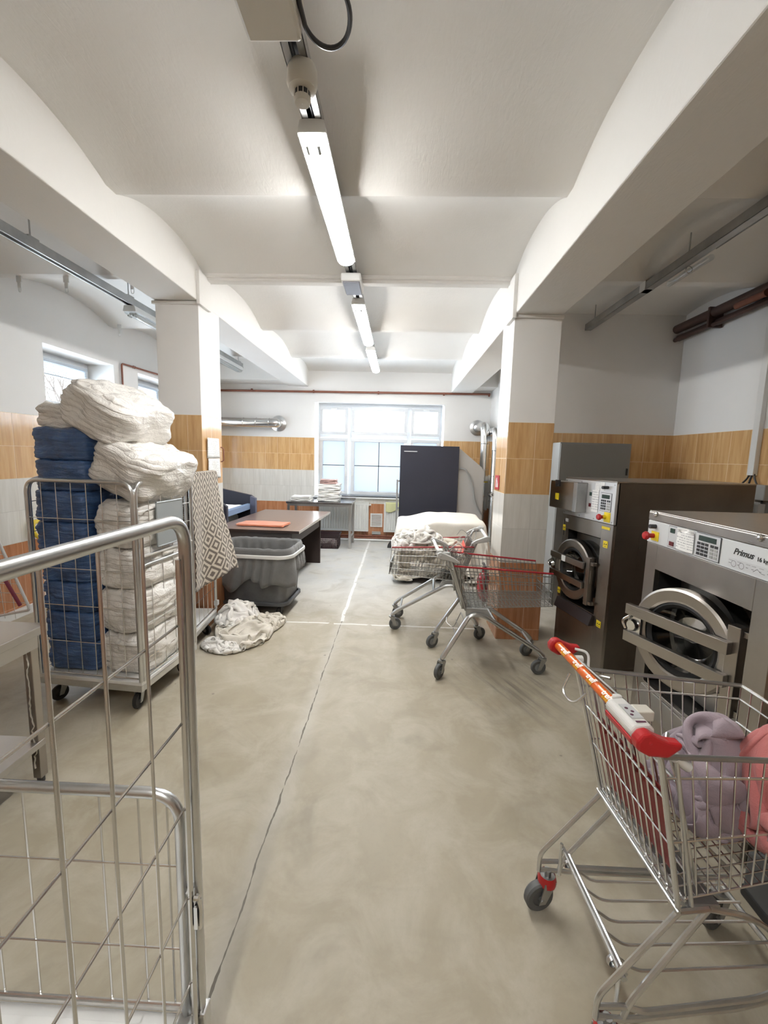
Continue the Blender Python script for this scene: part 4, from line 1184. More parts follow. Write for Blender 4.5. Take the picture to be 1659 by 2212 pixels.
# ------------------------------------------------------------------ steel table at the window with linen
WT = thing('steel_table', 'stainless steel table under the far window holding stacked linen', 'table', (-1.47, 8.22, 0))
b = MB(); b.box(-.62, .62, -.33, .33, .835, .872); b.box(-.62, .62, .315, .33, .872, .91); b.build('table_top', steel('window_table_steel', (.50, .51, .52), .22, 0), WT, smooth=False, bevel=.003)
for sx in (-.58, .58):
    for sy in (-.29, .29):
        b = MB(); b.box(sx-.022, sx+.022, sy-.022, sy+.022, 0, .835); b.build('leg', m_stTable, WT, smooth=False, bevel=.003)
b = MB(); b.box(.56, .60, -.268, .268, .17, .20); b.box(-.558, .558, -.31, -.285, .79, .835); b.build('brace', m_stTable, WT, smooth=False)
def folded(name, label, x, y, z, w, d, h, seed, mat, group, rz=0):
    b = MB(); N = 26
    def ring(s):
        pts = []
        for k in range(N):
            a = 2*PI*k/N; ca, sa = math.cos(a), math.sin(a)
            yy = math.copysign(abs(ca)**.35, ca)*d/2; zz_ = math.copysign(abs(sa)**.45, sa)*h/2
            zz_ += .10*h*math.sin(s*7+seed)+.12*h*n1((s*5+seed, ca*2, 3)); yy += .012*n1((s*4, seed, sa*2))
            pts.append(((s-.5)*w*(1+.03*n1((seed, sa*2, 1))), yy, zz_))
        return pts
    rings = [ring(i/16) for i in range(17)]
    shell(b, rings); b.add(rings[0], [tuple(range(N))]); b.add(rings[-1], [tuple(range(N))])
    o = b.build(name, mat, None, ang=60); o.location = (x, y, z+h/2); o.rotation_euler = (0, 0, rz)
    return tag(o, label, 'linen', group)
rs = random.Random(4); z = .873
names = ['bottom', 'second', 'third', 'fourth', 'fifth', 'sixth', 'seventh', 'eighth', 'ninth']
for k in range(9):
    h = .036 if k < 4 else .041
    folded('folded_sheet', 'folded white sheet, %s layer of the tall stack by the window' % (names[k] + (' from the bottom' if k else '')), -1.31+rs.uniform(-.012, .012), 8.16+rs.uniform(-.01, .01), z, .40+rs.uniform(-.02, .02)-(.012 if k > 5 else 0), .32, h, k*3.3, m_white1, 'tall stack of sheets on the window table', rs.uniform(-.04, .04)); z += h-.002
m_rose = cloth_mat('rose_striped_linen', (.46, .30, .27), .2, 60, .3)
for k in range(3):
    folded('folded_towel', ['rose brown folded towel, lowest of three on the sheet stack', 'rose brown folded towel, middle of three on the sheet stack', 'rose brown folded towel with upturned corners topping the sheet stack'][k], -1.33+rs.uniform(-.01, .01), 8.15, z, .31, .28, .03, 40+k*2.2, m_rose, 'rose towels on the sheet stack', .05*k); z += .028
z = .873
for k in range(4):
    folded('folded_sheet', 'thin folded white sheet, %s of the low stack on the window table' % ('bottom', 'second from the bottom', 'third from the bottom', 'topmost')[k], -1.84+rs.uniform(-.01, .01), 8.15, z, .38-.015*k, .34, .023, 60+k*1.7, m_white1, 'low stack of sheets on the window table', rs.uniform(-.05, .05)); z += .022

# crate under the window table
CR = thing('laundry_crate', 'dark brown slotted plastic crate under the steel window table', 'crate', (-1.32, 8.02, 0), .03)
m_crate = M('dark_brown_plastic', (.035, .016, .018), .35)
b = MB(); w, d, h = .44, .32, .27
for i in range(17):
    x = -w/2+w*i/16
    for y in (-d/2, d/2): b.box(x-.006, x+.006, y-.006, y+.006, .02, h*.78)
for i in range(13):
    y = -d/2+d*i/12
    for x in (-w/2, w/2): b.box(x-.006, x+.006, y-.006, y+.006, .02, h*.78)
for z in (.02, .05, .08, .11, .14, .17, .20):
    b.box(-w/2, w/2, -d/2-.005, -d/2+.005, z-.006, z+.006); b.box(-w/2, w/2, d/2-.005, d/2+.005, z-.006, z+.006)
    b.box(-w/2-.005, -w/2+.005, -d/2, d/2, z-.006, z+.006); b.box(w/2-.005, w/2+.005, -d/2, d/2, z-.006, z+.006)
b.box(-w/2, w/2, -d/2, d/2, .0, .012)
b.build('slotted_wall', m_crate, CR, smooth=False)
b = MB(); shell(b, [rr3(w+.01, d+.01, .02, h*.76), rr3(w+.03, d+.03, .03, h), rr3(w+.06, d+.06, .04, h+.004), rr3(w+.06, d+.06, .04, h-.012), rr3(w+.02, d+.02, .03, h-.01), rr3(w-.005, d-.005, .02, h*.76)]); b.build('rim', m_crate, CR)
cloth_heap('white_cloth', 'white cloths lying in the dark brown crate', 'laundry', (-1.32, 8.02, .015), (.17, .11, .14), (.8, .7), 31, m_white1, None, n=46, ex=3, walls=(.20, .14), steps=60)

# ------------------------------------------------------------------ radiators, vents, pipes under the window
def radiator(name, label, x0, x1, z0, z1, y):
    t = thing(name, label, 'radiator', ((x0+x1)/2, y, z0)); w = x1-x0; h = z1-z0; n = max(4, int(w/.05))
    b = MB(); vs = []
    prof = []
    for i in range(n):
        a = -w/2+w*i/n; s = w/n; prof += [(a+s*.12, 0), (a+s*.3, -.014), (a+s*.7, -.014), (a+s*.88, 0)]
    prof = [(-w/2, 0)]+prof+[(w/2, 0)]
    k = len(prof)
    b.add([(x, yy, .05) for x, yy in prof]+[(x, yy, h-.05) for x, yy in prof], [(i, i+1, k+i+1, k+i) for i in range(k-1)])
    b.box(-w/2, w/2, 0, .012, 0, .05); b.box(-w/2, w/2, 0, .012, h-.05, h); b.box(-w/2, w/2, .002, .011, .05, h-.05)
    b.build('ribbed_face', m_radi, t, smooth=False)
    b = MB(); b.box(-w/2-.004, w/2+.004, .0, .075, h-.004, h+.008); b.box(-w/2-.004, -w/2, .0, .075, 0, h-.004); b.box(w/2, w/2+.004, .0, .075, 0, h-.004); b.box(-w/2, w/2, .06, .072, 0, h-.01)
    b.build('casing', m_radi, t, smooth=False)
    b = MB(); b.cyl((w/2-.06, .035, 0), (w/2-.06, .035, -.10), .01, 8); b.cyl((-w/2+.06, .035, 0), (-w/2+.06, .035, -.10), .01, 8); b.build('feed_pipe', m_copper, t)
    if w > .5:
        b = MB(); b.cyl((w/2+.004, .04, h-.05), (w/2+.05, .04, h-.05), .02, 12); b.build('thermostat_knob', m_whitep, t)
radiator('radiator', 'white ribbed radiator behind the steel window table', -1.62, -.60, .20, .80, YF-.09)
radiator('radiator', 'white ribbed radiator with yellow cloth beside the dark cabinet', -.275, .60, .20, .80, YF-.09)
b = MB(); b.grid(14, 18, lambda u, v: (-.245+.30*u, (YF-.09)+(-.03 if v > .4 else .04-.17*v)-.008*math.sin(u*14)*max(0, v-.4), .815-(0 if v < .4 else (v-.4)*.30*(1+.15*math.sin(u*6)))))
o = b.build('yellow_cloth', cloth_mat('pale_yellow_cloth', (.66, .66, .36), .06), None, solid=.004); tag(o, 'pale yellow cloth hanging over a radiator under the window', 'cloth')
t = thing('wall_vent', 'square white slatted vent in the wall between the two radiators', 'vent', (-.435, YF-.02, .43))
b = MB(); b.box(-.125, .125, 0, .02, .115, .14); b.box(-.125, .125, 0, .02, -.14, -.115); b.box(-.125, -.10, 0, .02, -.115, .115); b.box(.10, .125, 0, .02, -.115, .115); b.build('frame', m_whitep, t, smooth=False, bevel=.002)
b = MB()
for i in range(10):
    z = -.105+.023*i; b.hexa([(-.10, .002, z), (.10, .002, z), (.10, .018, z+.012), (-.10, .018, z+.012), (-.10, .002, z+.003), (.10, .002, z+.003), (.10, .018, z+.015), (-.10, .018, z+.015)])
b.build('louvre', m_whitep, t, smooth=False)
b = MB(); b.box(-.09, .09, 0, .05, -.028, .028); b.box(-.075, .075, -.004, 0, -.004, .004)
tag(b.build('gas_heater_outlet', m_greyp, None, smooth=False, bevel=.004, loc=(-.43, YF-.05, .165)), 'small grey box on the wall just under the white slatted vent', 'wall box')
t = thing('skirting_pipes', 'brown and white pipes running low along the far wall', 'pipes', (0, YF-.05, 0))
for z, y, r, m in ((.105, 0, .014, m_copper), (.065, -.015, .014, m_copper), (.025, -.04, .022, m_whitep)):
    b = MB(); b.cyl((-2.2, y, z), (.75, y, z), r, 10); b.build('pipe_run', m, t)

# ------------------------------------------------------------------ dark cabinet machine, ducts
CB = thing('drying_cabinet', 'tall navy cabinet machine with grey sloping hood before the window', 'machine', (.54, 7.75, 0))
b = MB(); b.box(-.52, .53, 0, .022, .12, 1.955); b.build('front_panel', m_navy, CB, smooth=False, bevel=.004)
b = MB(); b.box(-.50, .51, .022, .55, .10, 1.93); b.build('body', m_greyenamel, CB, smooth=False, bevel=.006)
b = MB(); b.box(-.455, -.22, -.012, 0, 1.842, 1.856); b.build('handle', m_alu, CB, smooth=False, bevel=.002)
b = MB(); b.prism([(.53, .10), (1.0, .10), (1.0, 1.52), (.95, 1.60), (.56, 1.91), (.53, 1.92)], lambda u, v, w: (u, w, v), .05, .70); b.build('hood', M('pale_grey_enamel', (.36, .355, .34), .4), CB, smooth=False, bevel=.006)
b = MB(); b.tube(fillet([(.55, .04, 1.57), (.66, -.02, 1.56), (.78, .0, 1.35), (.86, .02, .95), (.98, .02, .75)], .12, 6), .013, 8); b.build('hose', M('grey_hose', (.22, .22, .21), .5), CB)
b = MB(); b.box(-.575, -.545, -.02, .02, .30, 1.34); b.box(-.565, -.54, -.03, 0, .86, .95); b.box(-.545, -.52, .0, .03, .80, .84); b.box(-.545, -.52, .0, .03, 1.30, 1.33); b.build('door_bar', m_galvd, CB, smooth=False, bevel=.003)
b = MB(); b.prism([(-.72, 0)]+[(-.72+.18*(1-math.cos(a)), .17*math.sin(a)) for a in [PI/2*i/8 for i in range(1, 9)]]+[(-.50, .17), (-.50, 0)], lambda u, v, w: (u, w, v), .35, .42); b.build('foot', m_blackp, CB, smooth=False)
for sx in (-.45, .45, .92):
    for sy in (.12, .48):
        b = MB(); b.cyl((sx, sy, 0), (sx, sy, .11), .03, 10); b.build('foot', m_blackp, CB)
t = thing('exhaust_duct', 'silver duct rising behind the navy cabinet and elbowing into the wall', 'duct', (1.60, 8.187, 0))
b = MB(); b.tube(fillet([(.02, 0, .05), (0, 0, 2.36), (-.05, .60, 2.36)], .19, 9), .088, 20); b.build('duct_tube', m_duct, t)
b = MB()
for z in (.75, 1.05, 1.55, 2.03): b.lathe([(.09, -.006), (.096, 0), (.09, .006)], (.003, 0, z), (0, 0, 1), 20)
b.build('duct_seam', m_duct, t)
b = MB(); b.lathe([(.0915, -.01), (.0945, 0), (.0915, .01)], (.003, 0, 1.32), (0, 0, 1), 20); b.build('tape_band', m_yellow, t)
b = MB(); b.lathe([(.09, -.03), (.10, -.03), (.13, -.012), (.155, -.006), (.155, 0)], (-.05, .60, 2.36), (0, 1, 0), 24); b.build('wall_collar', m_galv, t)
t = thing('exhaust_duct', 'thinner silver duct standing next to the pillar with the fire sign', 'duct', (1.715, 7.75, 0))
b = MB(); b.tube(fillet([(.01, 0, .05), (0, 0, 2.25), (.0, 1.04, 2.25)], .15, 8), .075, 20); b.build('duct_tube', m_duct, t)
b = MB()
for z in (1.0, 1.45, 1.9): b.lathe([(.077, -.006), (.083, 0), (.077, .006)], (0, 0, z), (0, 0, 1), 20)
b.build('duct_seam', m_duct, t)
b = MB(); b.lathe([(.03, -.1), (.05, -.08), (.05, .02), (.03, .02)], (-.03, -.06, 1.12), (.3, -1, 0), 14); b.build('damper', m_duct, t)

# ------------------------------------------------------------------ machine under a white sheet
SH = thing('covered_machine', 'wheeled machine hidden under a white sheet behind the trolleys', 'machine', (.60, 6.3, 0))
b = MB(); b.box(-.55, .60, -.42, .48, .13, .74); b.build('body', m_galvd, SH, smooth=False, bevel=.02)
for sx, sy, a in ((-.42, -.36, .6), (.15, -.36, 1.8), (.5, -.3, .3), (-.42, .4, 0)):
    caster(SH, sx, sy, .14, .055, a, m_black, m_blackp, m_blackp)
def sheet_top(x, y): return .775 + .085*np.clip((x+.42)/.30, 0, 1) + .05*np.clip(y, 0, 1) + .014*np.maximum(0, np.sin(7*x+11*y+2*np.sin(5*x)))+.010*np.maximum(0, np.sin(13*x-8*y+1.5*np.sin(6*y)))
drape('dust_sheet', 'cream white sheet draped over the wheeled machine behind the trolleys', 'sheet', SH.location, (-.60, .63, -.47, .52), (2.56, 2.30), sheet_top, 5, cloth_mat('cream_dust_sheet', (.72, .69, .62), .05, 60, .2))

# fire extinguisher and sign at the right pillar
FE = thing('fire_extinguisher', 'red fire extinguisher standing on the floor behind the pillar with the fire sign', 'fire extinguisher', (1.10, 5.22, 0))
b = MB(); b.lathe([(.001, 0), (.07, 0), (.082, .012), (.084, .03), (.084, .27), (.075, .31), (.05, .345), (.028, .36), (.024, .385), (.001, .385)], n=26); b.build('cylinder', M('red_lacquer', (.26, .012, .018), .22, 0, coat=.5), FE)
b = MB(); b.cyl((0, 0, .385), (0, 0, .42), .028, 14); b.hexa([(-.015, -.03, .41), (.015, -.03, .41), (.015, .10, .44), (-.015, .10, .44), (-.015, -.03, .43), (.015, -.03, .43), (.015, .10, .455), (-.015, .10, .455)]); b.tube(fillet([(0, -.02, .40), (0, -.10, .42), (0, -.11, .25), (-.02, -.10, .12)], .05), .011, 8); b.build('valve', m_blackp, FE)
sg = thing('fire_sign', 'small red and white fire extinguisher sign on the tiled pillar by the trolleys', 'sign', (BR0-.003, 4.335, 1.52))
b = MB(); b.box(-.002, .002, -.085, .085, -.07, .07); b.build('sign_plate', m_red, sg, smooth=False)
b = MB(); X = -.0028
b.box(X-.0004, X+.0004, .012, .045, -.05, .025); b.box(X-.0004, X+.0004, .02, .037, .025, .038); b.box(X-.0004, X+.0004, .0, .022, .036, .046); b.box(X-.0004, X+.0004, -.004, .004, .0, .046)
b.add([(X-.0006, -.035, -.05), (X-.0006, -.012, -.045), (X-.0006, -.008, -.02), (X-.0006, -.018, -.0), (X-.0006, -.022, .03), (X-.0006, -.034, .005), (X-.0006, -.05, -.015), (X-.0006, -.052, -.04)], [tuple(range(8))])
b.build('pictogram', m_whitep, sg, smooth=False)
# ------------------------------------------------------------------ shopping trolleys
def lerp(a, c, t): return a+(c-a)*t
def trolley(name, label, loc, rz, flap=True):
    """modern trolley: arched tube chassis, wire basket with red rails; +x is forward"""
    T = thing(name, label, 'shopping trolley', loc, rz)
    RT, FT = .275, .17                     # half tracks
    for s in (1, -1):
        b = MB()
        pts = fillet([(.02, s*RT, .155), (.235, s*.235, .515), (.33, s*.23, .515), (.82, s*FT, .20), (.86, s*FT, .155)], .10, 8)
        b.tube(pts, .026, 12, squash=(1, .72)); b.build('chassis_tube', m_galv, T)
    b = MB(); b.tube([(.45, -.222, .44), (.45, .222, .44)], .014, 8); b.tube([(.24, -.235, .505), (.24, .235, .505)], .012, 8); b.tube([(.78, -.175, .225), (.78, .175, .225)], .010, 8)
    for s in (1, -1): b.tube(fillet([(.12, s*.25, .32), (.10, s*.20, .27), (.16, s*.12, .25), (.22, s*.12, .40)], .04), .004, 6)
    b.tube([(.22, .12, .40), (.22, -.12, .40)], .004, 6); b.tube([(.18, .12, .33), (.18, -.12, .33)], .004, 6); b.tube([(.16, .12, .25), (.16, -.12, .25)], .004, 6)
    b.build('cross_bar', m_galvd, T)
    for (x, y, a) in ((.02, RT, .5), (.02, -RT, .9), (.86, FT, .25), (.86, -FT, .1)):
        caster(T, x, y, .16, .061, a, m_tyre, m_hub, m_galvd, w=.032)
    b = MB()
    for s in (1, -1): b.hexa([(.20, s*.225-.01, .50), (.40, s*.22-.01, .50), (.40, s*.22+.01, .50), (.20, s*.225+.01, .50), (.20, s*.225-.01, .565), (.37, s*.22-.01, .56), (.37, s*.22+.01, .56), (.20, s*.225+.01, .565)])
    b.hexa([(.21, -.22, .525), (.36, -.22, .525), (.36, .22, .525), (.21, .22, .525), (.21, -.22, .545), (.36, -.22, .545), (.36, .22, .545), (.21, .22, .545)])
    b.build('basket_mount', m_greyp, T, smooth=False, bevel=.003)
    # basket: p(x-fraction, height-fraction, side)
    def P(t, h, s):
        top = Vector((lerp(.10, .875, t), s*lerp(.265, .215, t), lerp(.912, .862, t)))
        bot = Vector((lerp(.185, .90, t), s*lerp(.215, .180, t), lerp(.555, .585, t)))
        return bot.lerp(top, h)
    b = MB(); w = .0028
    for s in (1, -1):
        for i in range(24): b.tube([P(i/23, 0, s), P(i/23, 1, s)], w, 5)
        for h in (.0, .22, .45, .70, .90): b.tube([P(0, h, s), P(1, h, s)], w*1.25, 6)
    b.tube([P(0, 0, 1), P(0, 0, -1)], .005, 6); b.tube([P(1, 0, 1), P(1, 0, -1)], .005, 6)
    b.tube([P(1, .42, 1), P(1, .42, -1)], .005, 6); b.tube([P(1, .20, 1), P(1, .20, -1)], w*1.25, 6)
    for i in range(14):
        t = -1+2*i/13; a = (P(1, 0, 1)*((1+t)/2)+P(1, 0, -1)*((1-t)/2)); c = (P(1, .42, 1)*((1+t)/2)+P(1, .42, -1)*((1-t)/2)); b.tube([a, c], w, 5)
    for i in range(15):                                   # floor wires
        t = -1+2*i/14; b.tube([Vector((.185, t*.215, .555)), Vector((.90, t*.18, .585))], w, 5)
    for i in range(26):
        t = i/25; b.tube([P(t, 0, 1)-Vector((0, 0, .004)), P(t, 0, -1)-Vector((0, 0, .004))], w, 5)
    b.build('basket', m_trolley, T)
    for s in (1, -1):
        b = MB(); b.tube([P(-.02, 1, s), P(1, 1, s)], .0075, 8); b.build('rim_rail', m_redrim, T)
    b = MB()                                              # hinged rear gate
    for i in range(12):
        y = -.20+.40*i/11
        b.tube([(.19, y*.98, .56), (.085, y*1.16, .935)], .003, 6)
    for z, x in ((.60, .179), (.72, .145), (.84, .112), (.935, .085)): b.tube([(x, -.235, z), (x, .235, z)], .0036, 6)
    b.build('rear_gate', m_trolley, T)
    b = MB()                                              # rear posts that carry the handle
    for s in (1, -1):
        b.tube(fillet([(.20, s*.226, .545), (.075, s*.262, .93), (.05, s*.27, .985), (-.01, s*.275, 1.0)], .05), .011, 10)
        b.tube(fillet([(.17, s*.232, .56), (.13, s*.255, .90), (.09, s*.262, .955)], .04), .008, 8)
    b.build('rear_post', m_galvd, T)
    b = MB()                                              # folded child seat
    for i in range(6):
        y = -.13+.26*i/5; b.tube(fillet([(.19, y, .66), (.115, y, .93), (.13, y, .985)], .03), .0034, 6)
    b.tube([(.17, -.15, .73), (.17, .15, .73)], .004, 6); b.tube(fillet([(.10, -.17, .95), (.18, -.19, 1.01), (.23, -.10, .96)], .04), .0035, 6); b.tube(fillet([(.10, .17, .95), (.18, .19, 1.01), (.23, .10, .96)], .04), .0035, 6)
    b.build('child_seat', m_trolley, T)
    if flap: b = MB(); b.hexa([(.205, -.15, .70), (.214, -.15, .70), (.214, .15, .70), (.205, .15, .70), (.155, -.15, .90), (.163, -.15, .90), (.163, .15, .90), (.155, .15, .90)]); b.build('seat_flap', m_salmon, T, smooth=False, bevel=.003)
    b = MB(); b.tube([(-.03, -.29, 1.005), (-.03, .29, 1.005)], .0145, 12); b.build('handle_bar', m_whitep, T)
    for s in (1, -1):
        b = MB()
        b.prism([(-.055, .99), (-.05, 1.02), (-.03, 1.03), (.0, 1.02), (.08, .985), (.12, .955), (.10, .945), (.03, .965), (-.03, .975)], lambda u, v, q: (u, q, v), s*.30-.016, s*.30+.016)
        b.cyl((-.03, s*.30-.018, 1.003), (-.03, s*.30+.018, 1.003), .012, 12)
        b.build('handle_bracket', M('pale_grey_plastic', (.50, .50, .48), .4) if s > 0 and 'pale_grey_plastic' not in bpy.data.materials else bpy.data.materials['pale_grey_plastic'], T, smooth=False, bevel=.005)
    b = MB(); b.box(-.052, -.005, -.285, -.20, .985, 1.04); b.box(-.005, .05, -.262, -.225, .99, 1.02); b.build('coin_lock', bpy.data.materials['pale_grey_plastic'], T, smooth=False, bevel=.008)
    b = MB(); b.tube(fillet([(.02, -.24, 1.0), (.03, -.20, .90), (.10, -.16, .84), (.09, -.10, .90)], .04), .004, 6); b.build('lock_chain', m_galvd, T)
    return T
trolley('shopping_trolley', 'empty shopping trolley with red basket rails pointing at the washing machines', (.367, 3.545, 0), math.radians(.5), False)
trolley('shopping_trolley', 'shopping trolley full of crumpled cream laundry in front of the sheeted machine', (.845, 4.29, 0), math.radians(175.5))
# laundry in the second trolley
cloth_heap('bed_sheet', 'crumpled cream sheets filling the basket of the laundry trolley', 'laundry', (.37, 4.325, .597), (.30, .145, .27), (2.2, 2.0), 61, m_white2, 'laundry in the trolley', 104, 5, (.345, .178), math.radians(-4.5), wrap=2.2)
cloth_heap('bed_sheet', 'white sheet bulging over the front end of the laundry trolley', 'laundry', (.10, 4.36, .80), (.13, .18, .13), (1.3, 1.5), 67, m_white1, 'laundry in the trolley', 76, spill=1.2)
cloth_heap('bed_sheet', 'white sheet topping the crumpled laundry in the trolley', 'laundry', (.25, 4.35, .89), (.17, .15, .12), (1.3, 1.3), 83, m_white1, 'laundry in the trolley', 76)

def old_trolley(label, loc, rz):
    """older all-wire trolley with orange handle"""
    T = thing('shopping_trolley', label, 'shopping trolley', loc, rz)
    HW = .225
    def P(t, h, s):
        top = Vector((lerp(.06, .64, t), s*lerp(.235, .20, t), lerp(.992, .955, t)))
        bot = Vector((lerp(.165, .62, t), s*lerp(.205, .175, t), lerp(.53, .60, t)))
        return bot.lerp(top, h)
    w = .0024
    b = MB()
    for s in (1, -1):
        for i in range(1, 15): b.tube([P(i/14, 0, s), P(i/14, 1, s)], w, 6)
        for h in (.0, .42, .86): b.tube([P(0, h, s), P(1, h, s)], w*1.5, 6)
    for h in (0, .3, .62, .86, 1): b.tube([P(1, h, 1), P(1, h, -1)], w*1.5 if h < 1 else .006, 6)
    for i in range(10):
        t = -1+2*i/9; b.tube([P(1, 0, 1)*((1+t)/2)+P(1, 0, -1)*((1-t)/2), P(1, 1, 1)*((1+t)/2)+P(1, 1, -1)*((1-t)/2)], w, 6)
    for i in range(13):
        t = -1+2*i/12; b.tube([Vector((.165, t*.205, .53)), Vector((.62, t*.175, .60))], w, 6)
    for i in range(15):
        t = i/14; b.tube([P(t, 0, 1)-Vector((0, 0, .004)), P(t, 0, -1)-Vector((0, 0, .004))], w, 6)
    b.build('basket', m_wire, T)
    b = MB()
    for s in (1, -1): b.tube([P(-.03, 1, s), P(1, 1, s)], .0075, 8)
    b.build('rim_rail', m_galvd, T)
    # rear frame and gate
    b = MB()
    for s in (1, -1):
        b.tube(fillet([(.175, s*.212, .50), (.055, s*.24, .985), (.03, s*.25, 1.03), (-.005, s*.26, 1.06)], .04), .0075, 8)
        b.tube(fillet([(.215, s*.205, .515), (.10, s*.232, .985)], .03), .006, 8)
    b.tube([(.165, -.225, .512), (.165, .225, .512)], .006, 8); b.tube([(.19, -.21, .535), (.19, .21, .535)], .0045, 8)
    b.build('rear_post', m_galv, T)
    b = MB()
    for i in range(13):
        y = -.20+.40*i/12; b.tube([(.172, y*.98, .53), (.06, y*1.1, .985)], .0032, 6)
    for k in (.0, .40, .72, 1.0): b.tube([(lerp(.172, .06, k), -.22, lerp(.53, .985, k)), (lerp(.172, .06, k), .22, lerp(.53, .985, k))], .004, 6)
    b.build('rear_gate', m_wire, T)
    b = MB()
    for s in (1, -1): b.tube(fillet([(.235, s*.185, .56), (.14, s*.19, .90), (.10, s*.19, .99), (.13, s*.15, 1.0)], .05), .0055, 8)
    for i in range(6):
        y = -.14+.28*i/5; b.tube([(.235, y, .56), (.145, y, .88)], .0032, 6)
    b.tube([(.145, -.19, .88), (.145, .19, .88)], .005, 6); b.tube([(.235, -.185, .56), (.235, .185, .56)], .005, 6)
    b.tube(fillet([(.03, .24, .97), (.0, .235, .90), (.02, .18, .88), (.06, .17, .93)], .03), .0045, 6)
    b.build('child_seat', m_wire, T)
    b = MB()                                              # red flap between gate and seat
    a, c = (.108, .855), (.182, .575)
    b.hexa([(c[0], -.17, c[1]), (c[0]+.006, -.17, c[1]), (c[0]+.006, .17, c[1]), (c[0], .17, c[1]), (a[0], -.185, a[1]), (a[0]+.006, -.185, a[1]), (a[0]+.006, .185, a[1]), (a[0], .185, a[1])])
    for i in range(4):
        y = -.135+.09*i; b.box(a[0]-.004, a[0]+.010, y-.03, y+.03, a[1]-.035, a[1]-.01)
    b.build('seat_flap', M('dark_red_flap', (.34, .016, .018), .35), T, smooth=False, bevel=.002)
    # chassis: twin rods down to each rear wheel, low side rails, chrome cross bar and shelf wires
    b = MB()
    for s in (1, -1):
        b.tube(fillet([(.175, s*.213, .505), (-.035, s*.222, .235), (-.035, s*.222, .16)], .03), .0085, 8)
        b.tube(fillet([(.265, s*.205, .505), (.06, s*.222, .215), (.045, s*.222, .165)], .03), .0085, 8)
        b.tube([(.175, s*.213, .505), (.265, s*.205, .505)], .0085, 8)
        b.tube(fillet([(-.035, s*.222, .165), (.06, s*.222, .155), (.40, s*.20, .165), (.66, s*.17, .20)], .05), .008, 8)
        b.tube(fillet([(-.035, s*.222, .20), (.055, s*.222, .20), (.10, s*.22, .178), (.45, s*.195, .19), (.66, s*.168, .235)], .04), .008, 8)
        b.tube([(.035, s*.20, .165), (.035, s*.20, .30)], .006, 6)
        b.tube(fillet([(.265, s*.205, .505), (.42, s*.19, .46), (.66, s*.168, .235)], .08), .0085, 8)
        b.lathe([(.013, -.008), (.017, 0), (.013, .008)], (.04, s*.155, .262), (0, 1, 0), 12)
    b.tube([(.045, -.21, .272), (.045, .21, .272)], .0085, 10); b.tube([(.062, -.19, .262), (.062, .19, .262)], .006, 8)
    b.tube([(.62, -.172, .19), (.62, .172, .19)], .009, 8)
    for i in range(5):
        y = -.14+.07*i*1.0
        b.tube(fillet([(.055, y, .262), (.13, y, .205), (.62, y*.9, .215)], .03), .0045, 6)
    b.build('chassis', m_galv, T)
    b = MB(); b.box(.20, .30, -.205, .205, .488, .515); b.build('cross_plate', m_galvd, T, smooth=False, bevel=.004)
    for (x, y, a, col) in ((.0, .222, .2, m_red), (.0, -.222, .5, m_red), (.645, .17, .4, None), (.645, -.17, .2, None)):
        f = caster(T, x, y, .165, .058, a, m_tyre, m_dgrey, m_galvd, w=.034, collar=col)
    # handle
    hx, hz = -.005, 1.06
    oran = M('orange_sleeve', (.78, .145, .012), .35)
    b = MB(); b.tube([(hx, -.125, hz), (hx, .275, hz)], .0155, 18); hb = b.build('handle_bar', oran, T, ang=60)
    b = MB()                                               # pale stripe printed along the sleeve
    for i in range(4):
        y0 = .262-.096*i
        b.grid(6, 4, lambda u, v: (hx-.0158*math.cos(math.radians(55+18*v)), y0-.004-.05*u, hz+.0158*math.sin(math.radians(55+18*v))))
    b.build('stripe_print', M('pale_print', (.86, .78, .62), .4), hb)
    wt = M('white_print', (.88, .84, .76), .4); yt = M('yellow_print', (.85, .42, .03), .4)
    for i in range(4):
        y = .215-.096*i
        for (txt, sz, ang_, mt) in (('treff', .026, 58, wt), ('3000', .016, 14, yt)):
            a = math.radians(ang_); nrm = Vector((-math.cos(a), 0, math.sin(a))); xd = Vector((0, -1, 0)); yd = nrm.cross(xd)
            text('handle_print', txt, sz, mt, hb, Vector((hx, y-.012, hz))+nrm*.0158, basis(xd, yd), .12, .0004, bold=.0006)
    # end caps: red, the near one with the coin box
    def cap(y, s):
        b = MB(); b.prism([(-.03, -.022), (-.033, .0), (-.02, .02), (.0, .024), (.02, .012), (.05, .0), (.085, -.004), (.08, -.018), (.05, -.042), (.0, -.038)], lambda u, v, q: (hx+u, q, hz+v), y-.017, y+.017)
        b.cyl((hx, y-.019, hz), (hx, y+.019, hz), .007, 10)
        b.build('end_cap', m_red, T, smooth=False, bevel=.007)
    cap(.29, 1); cap(-.262, -1)
    b = MB(); b.prism([(-.027, -.012), (-.03, .008), (-.02, .022), (.018, .026), (.032, .014), (.032, -.012)], lambda u, v, q: (hx+u, q, hz+v), -.245, -.115); b.box(hx-.005, hx+.02, -.118, -.10, hz+.005, hz+.03)
    cb = b.build('coin_lock', M('white_lock_plastic', (.70, .69, .66), .3), T, smooth=False, bevel=.006)
    b = MB(); b.prism([(-.026, -.03), (-.03, -.012), (.032, -.012), (.026, -.03)], lambda u, v, q: (hx+u, q, hz+v), -.245, -.115); b.build('lock_base', m_red, cb, smooth=False, bevel=.004)
    b = MB(); b.box(hx-.012, hx+.020, -.215, -.15, hz+.0252, hz+.0265); lp = b.build('lock_label', m_alu, cb, smooth=False)
    b = MB()
    for (x, y) in ((-.002, -.17), (.006, -.185), (-.004, -.20)): b.cyl((hx+x, y, hz+.026), (hx+x, y, hz+.0272), .0045, 10)
    b.box(hx-.010, hx+.016, -.232, -.226, hz+.0252, hz+.0262)
    b.build('lock_print', M('dark_violet_print', (.10, .03, .06), .5), cb, smooth=False)
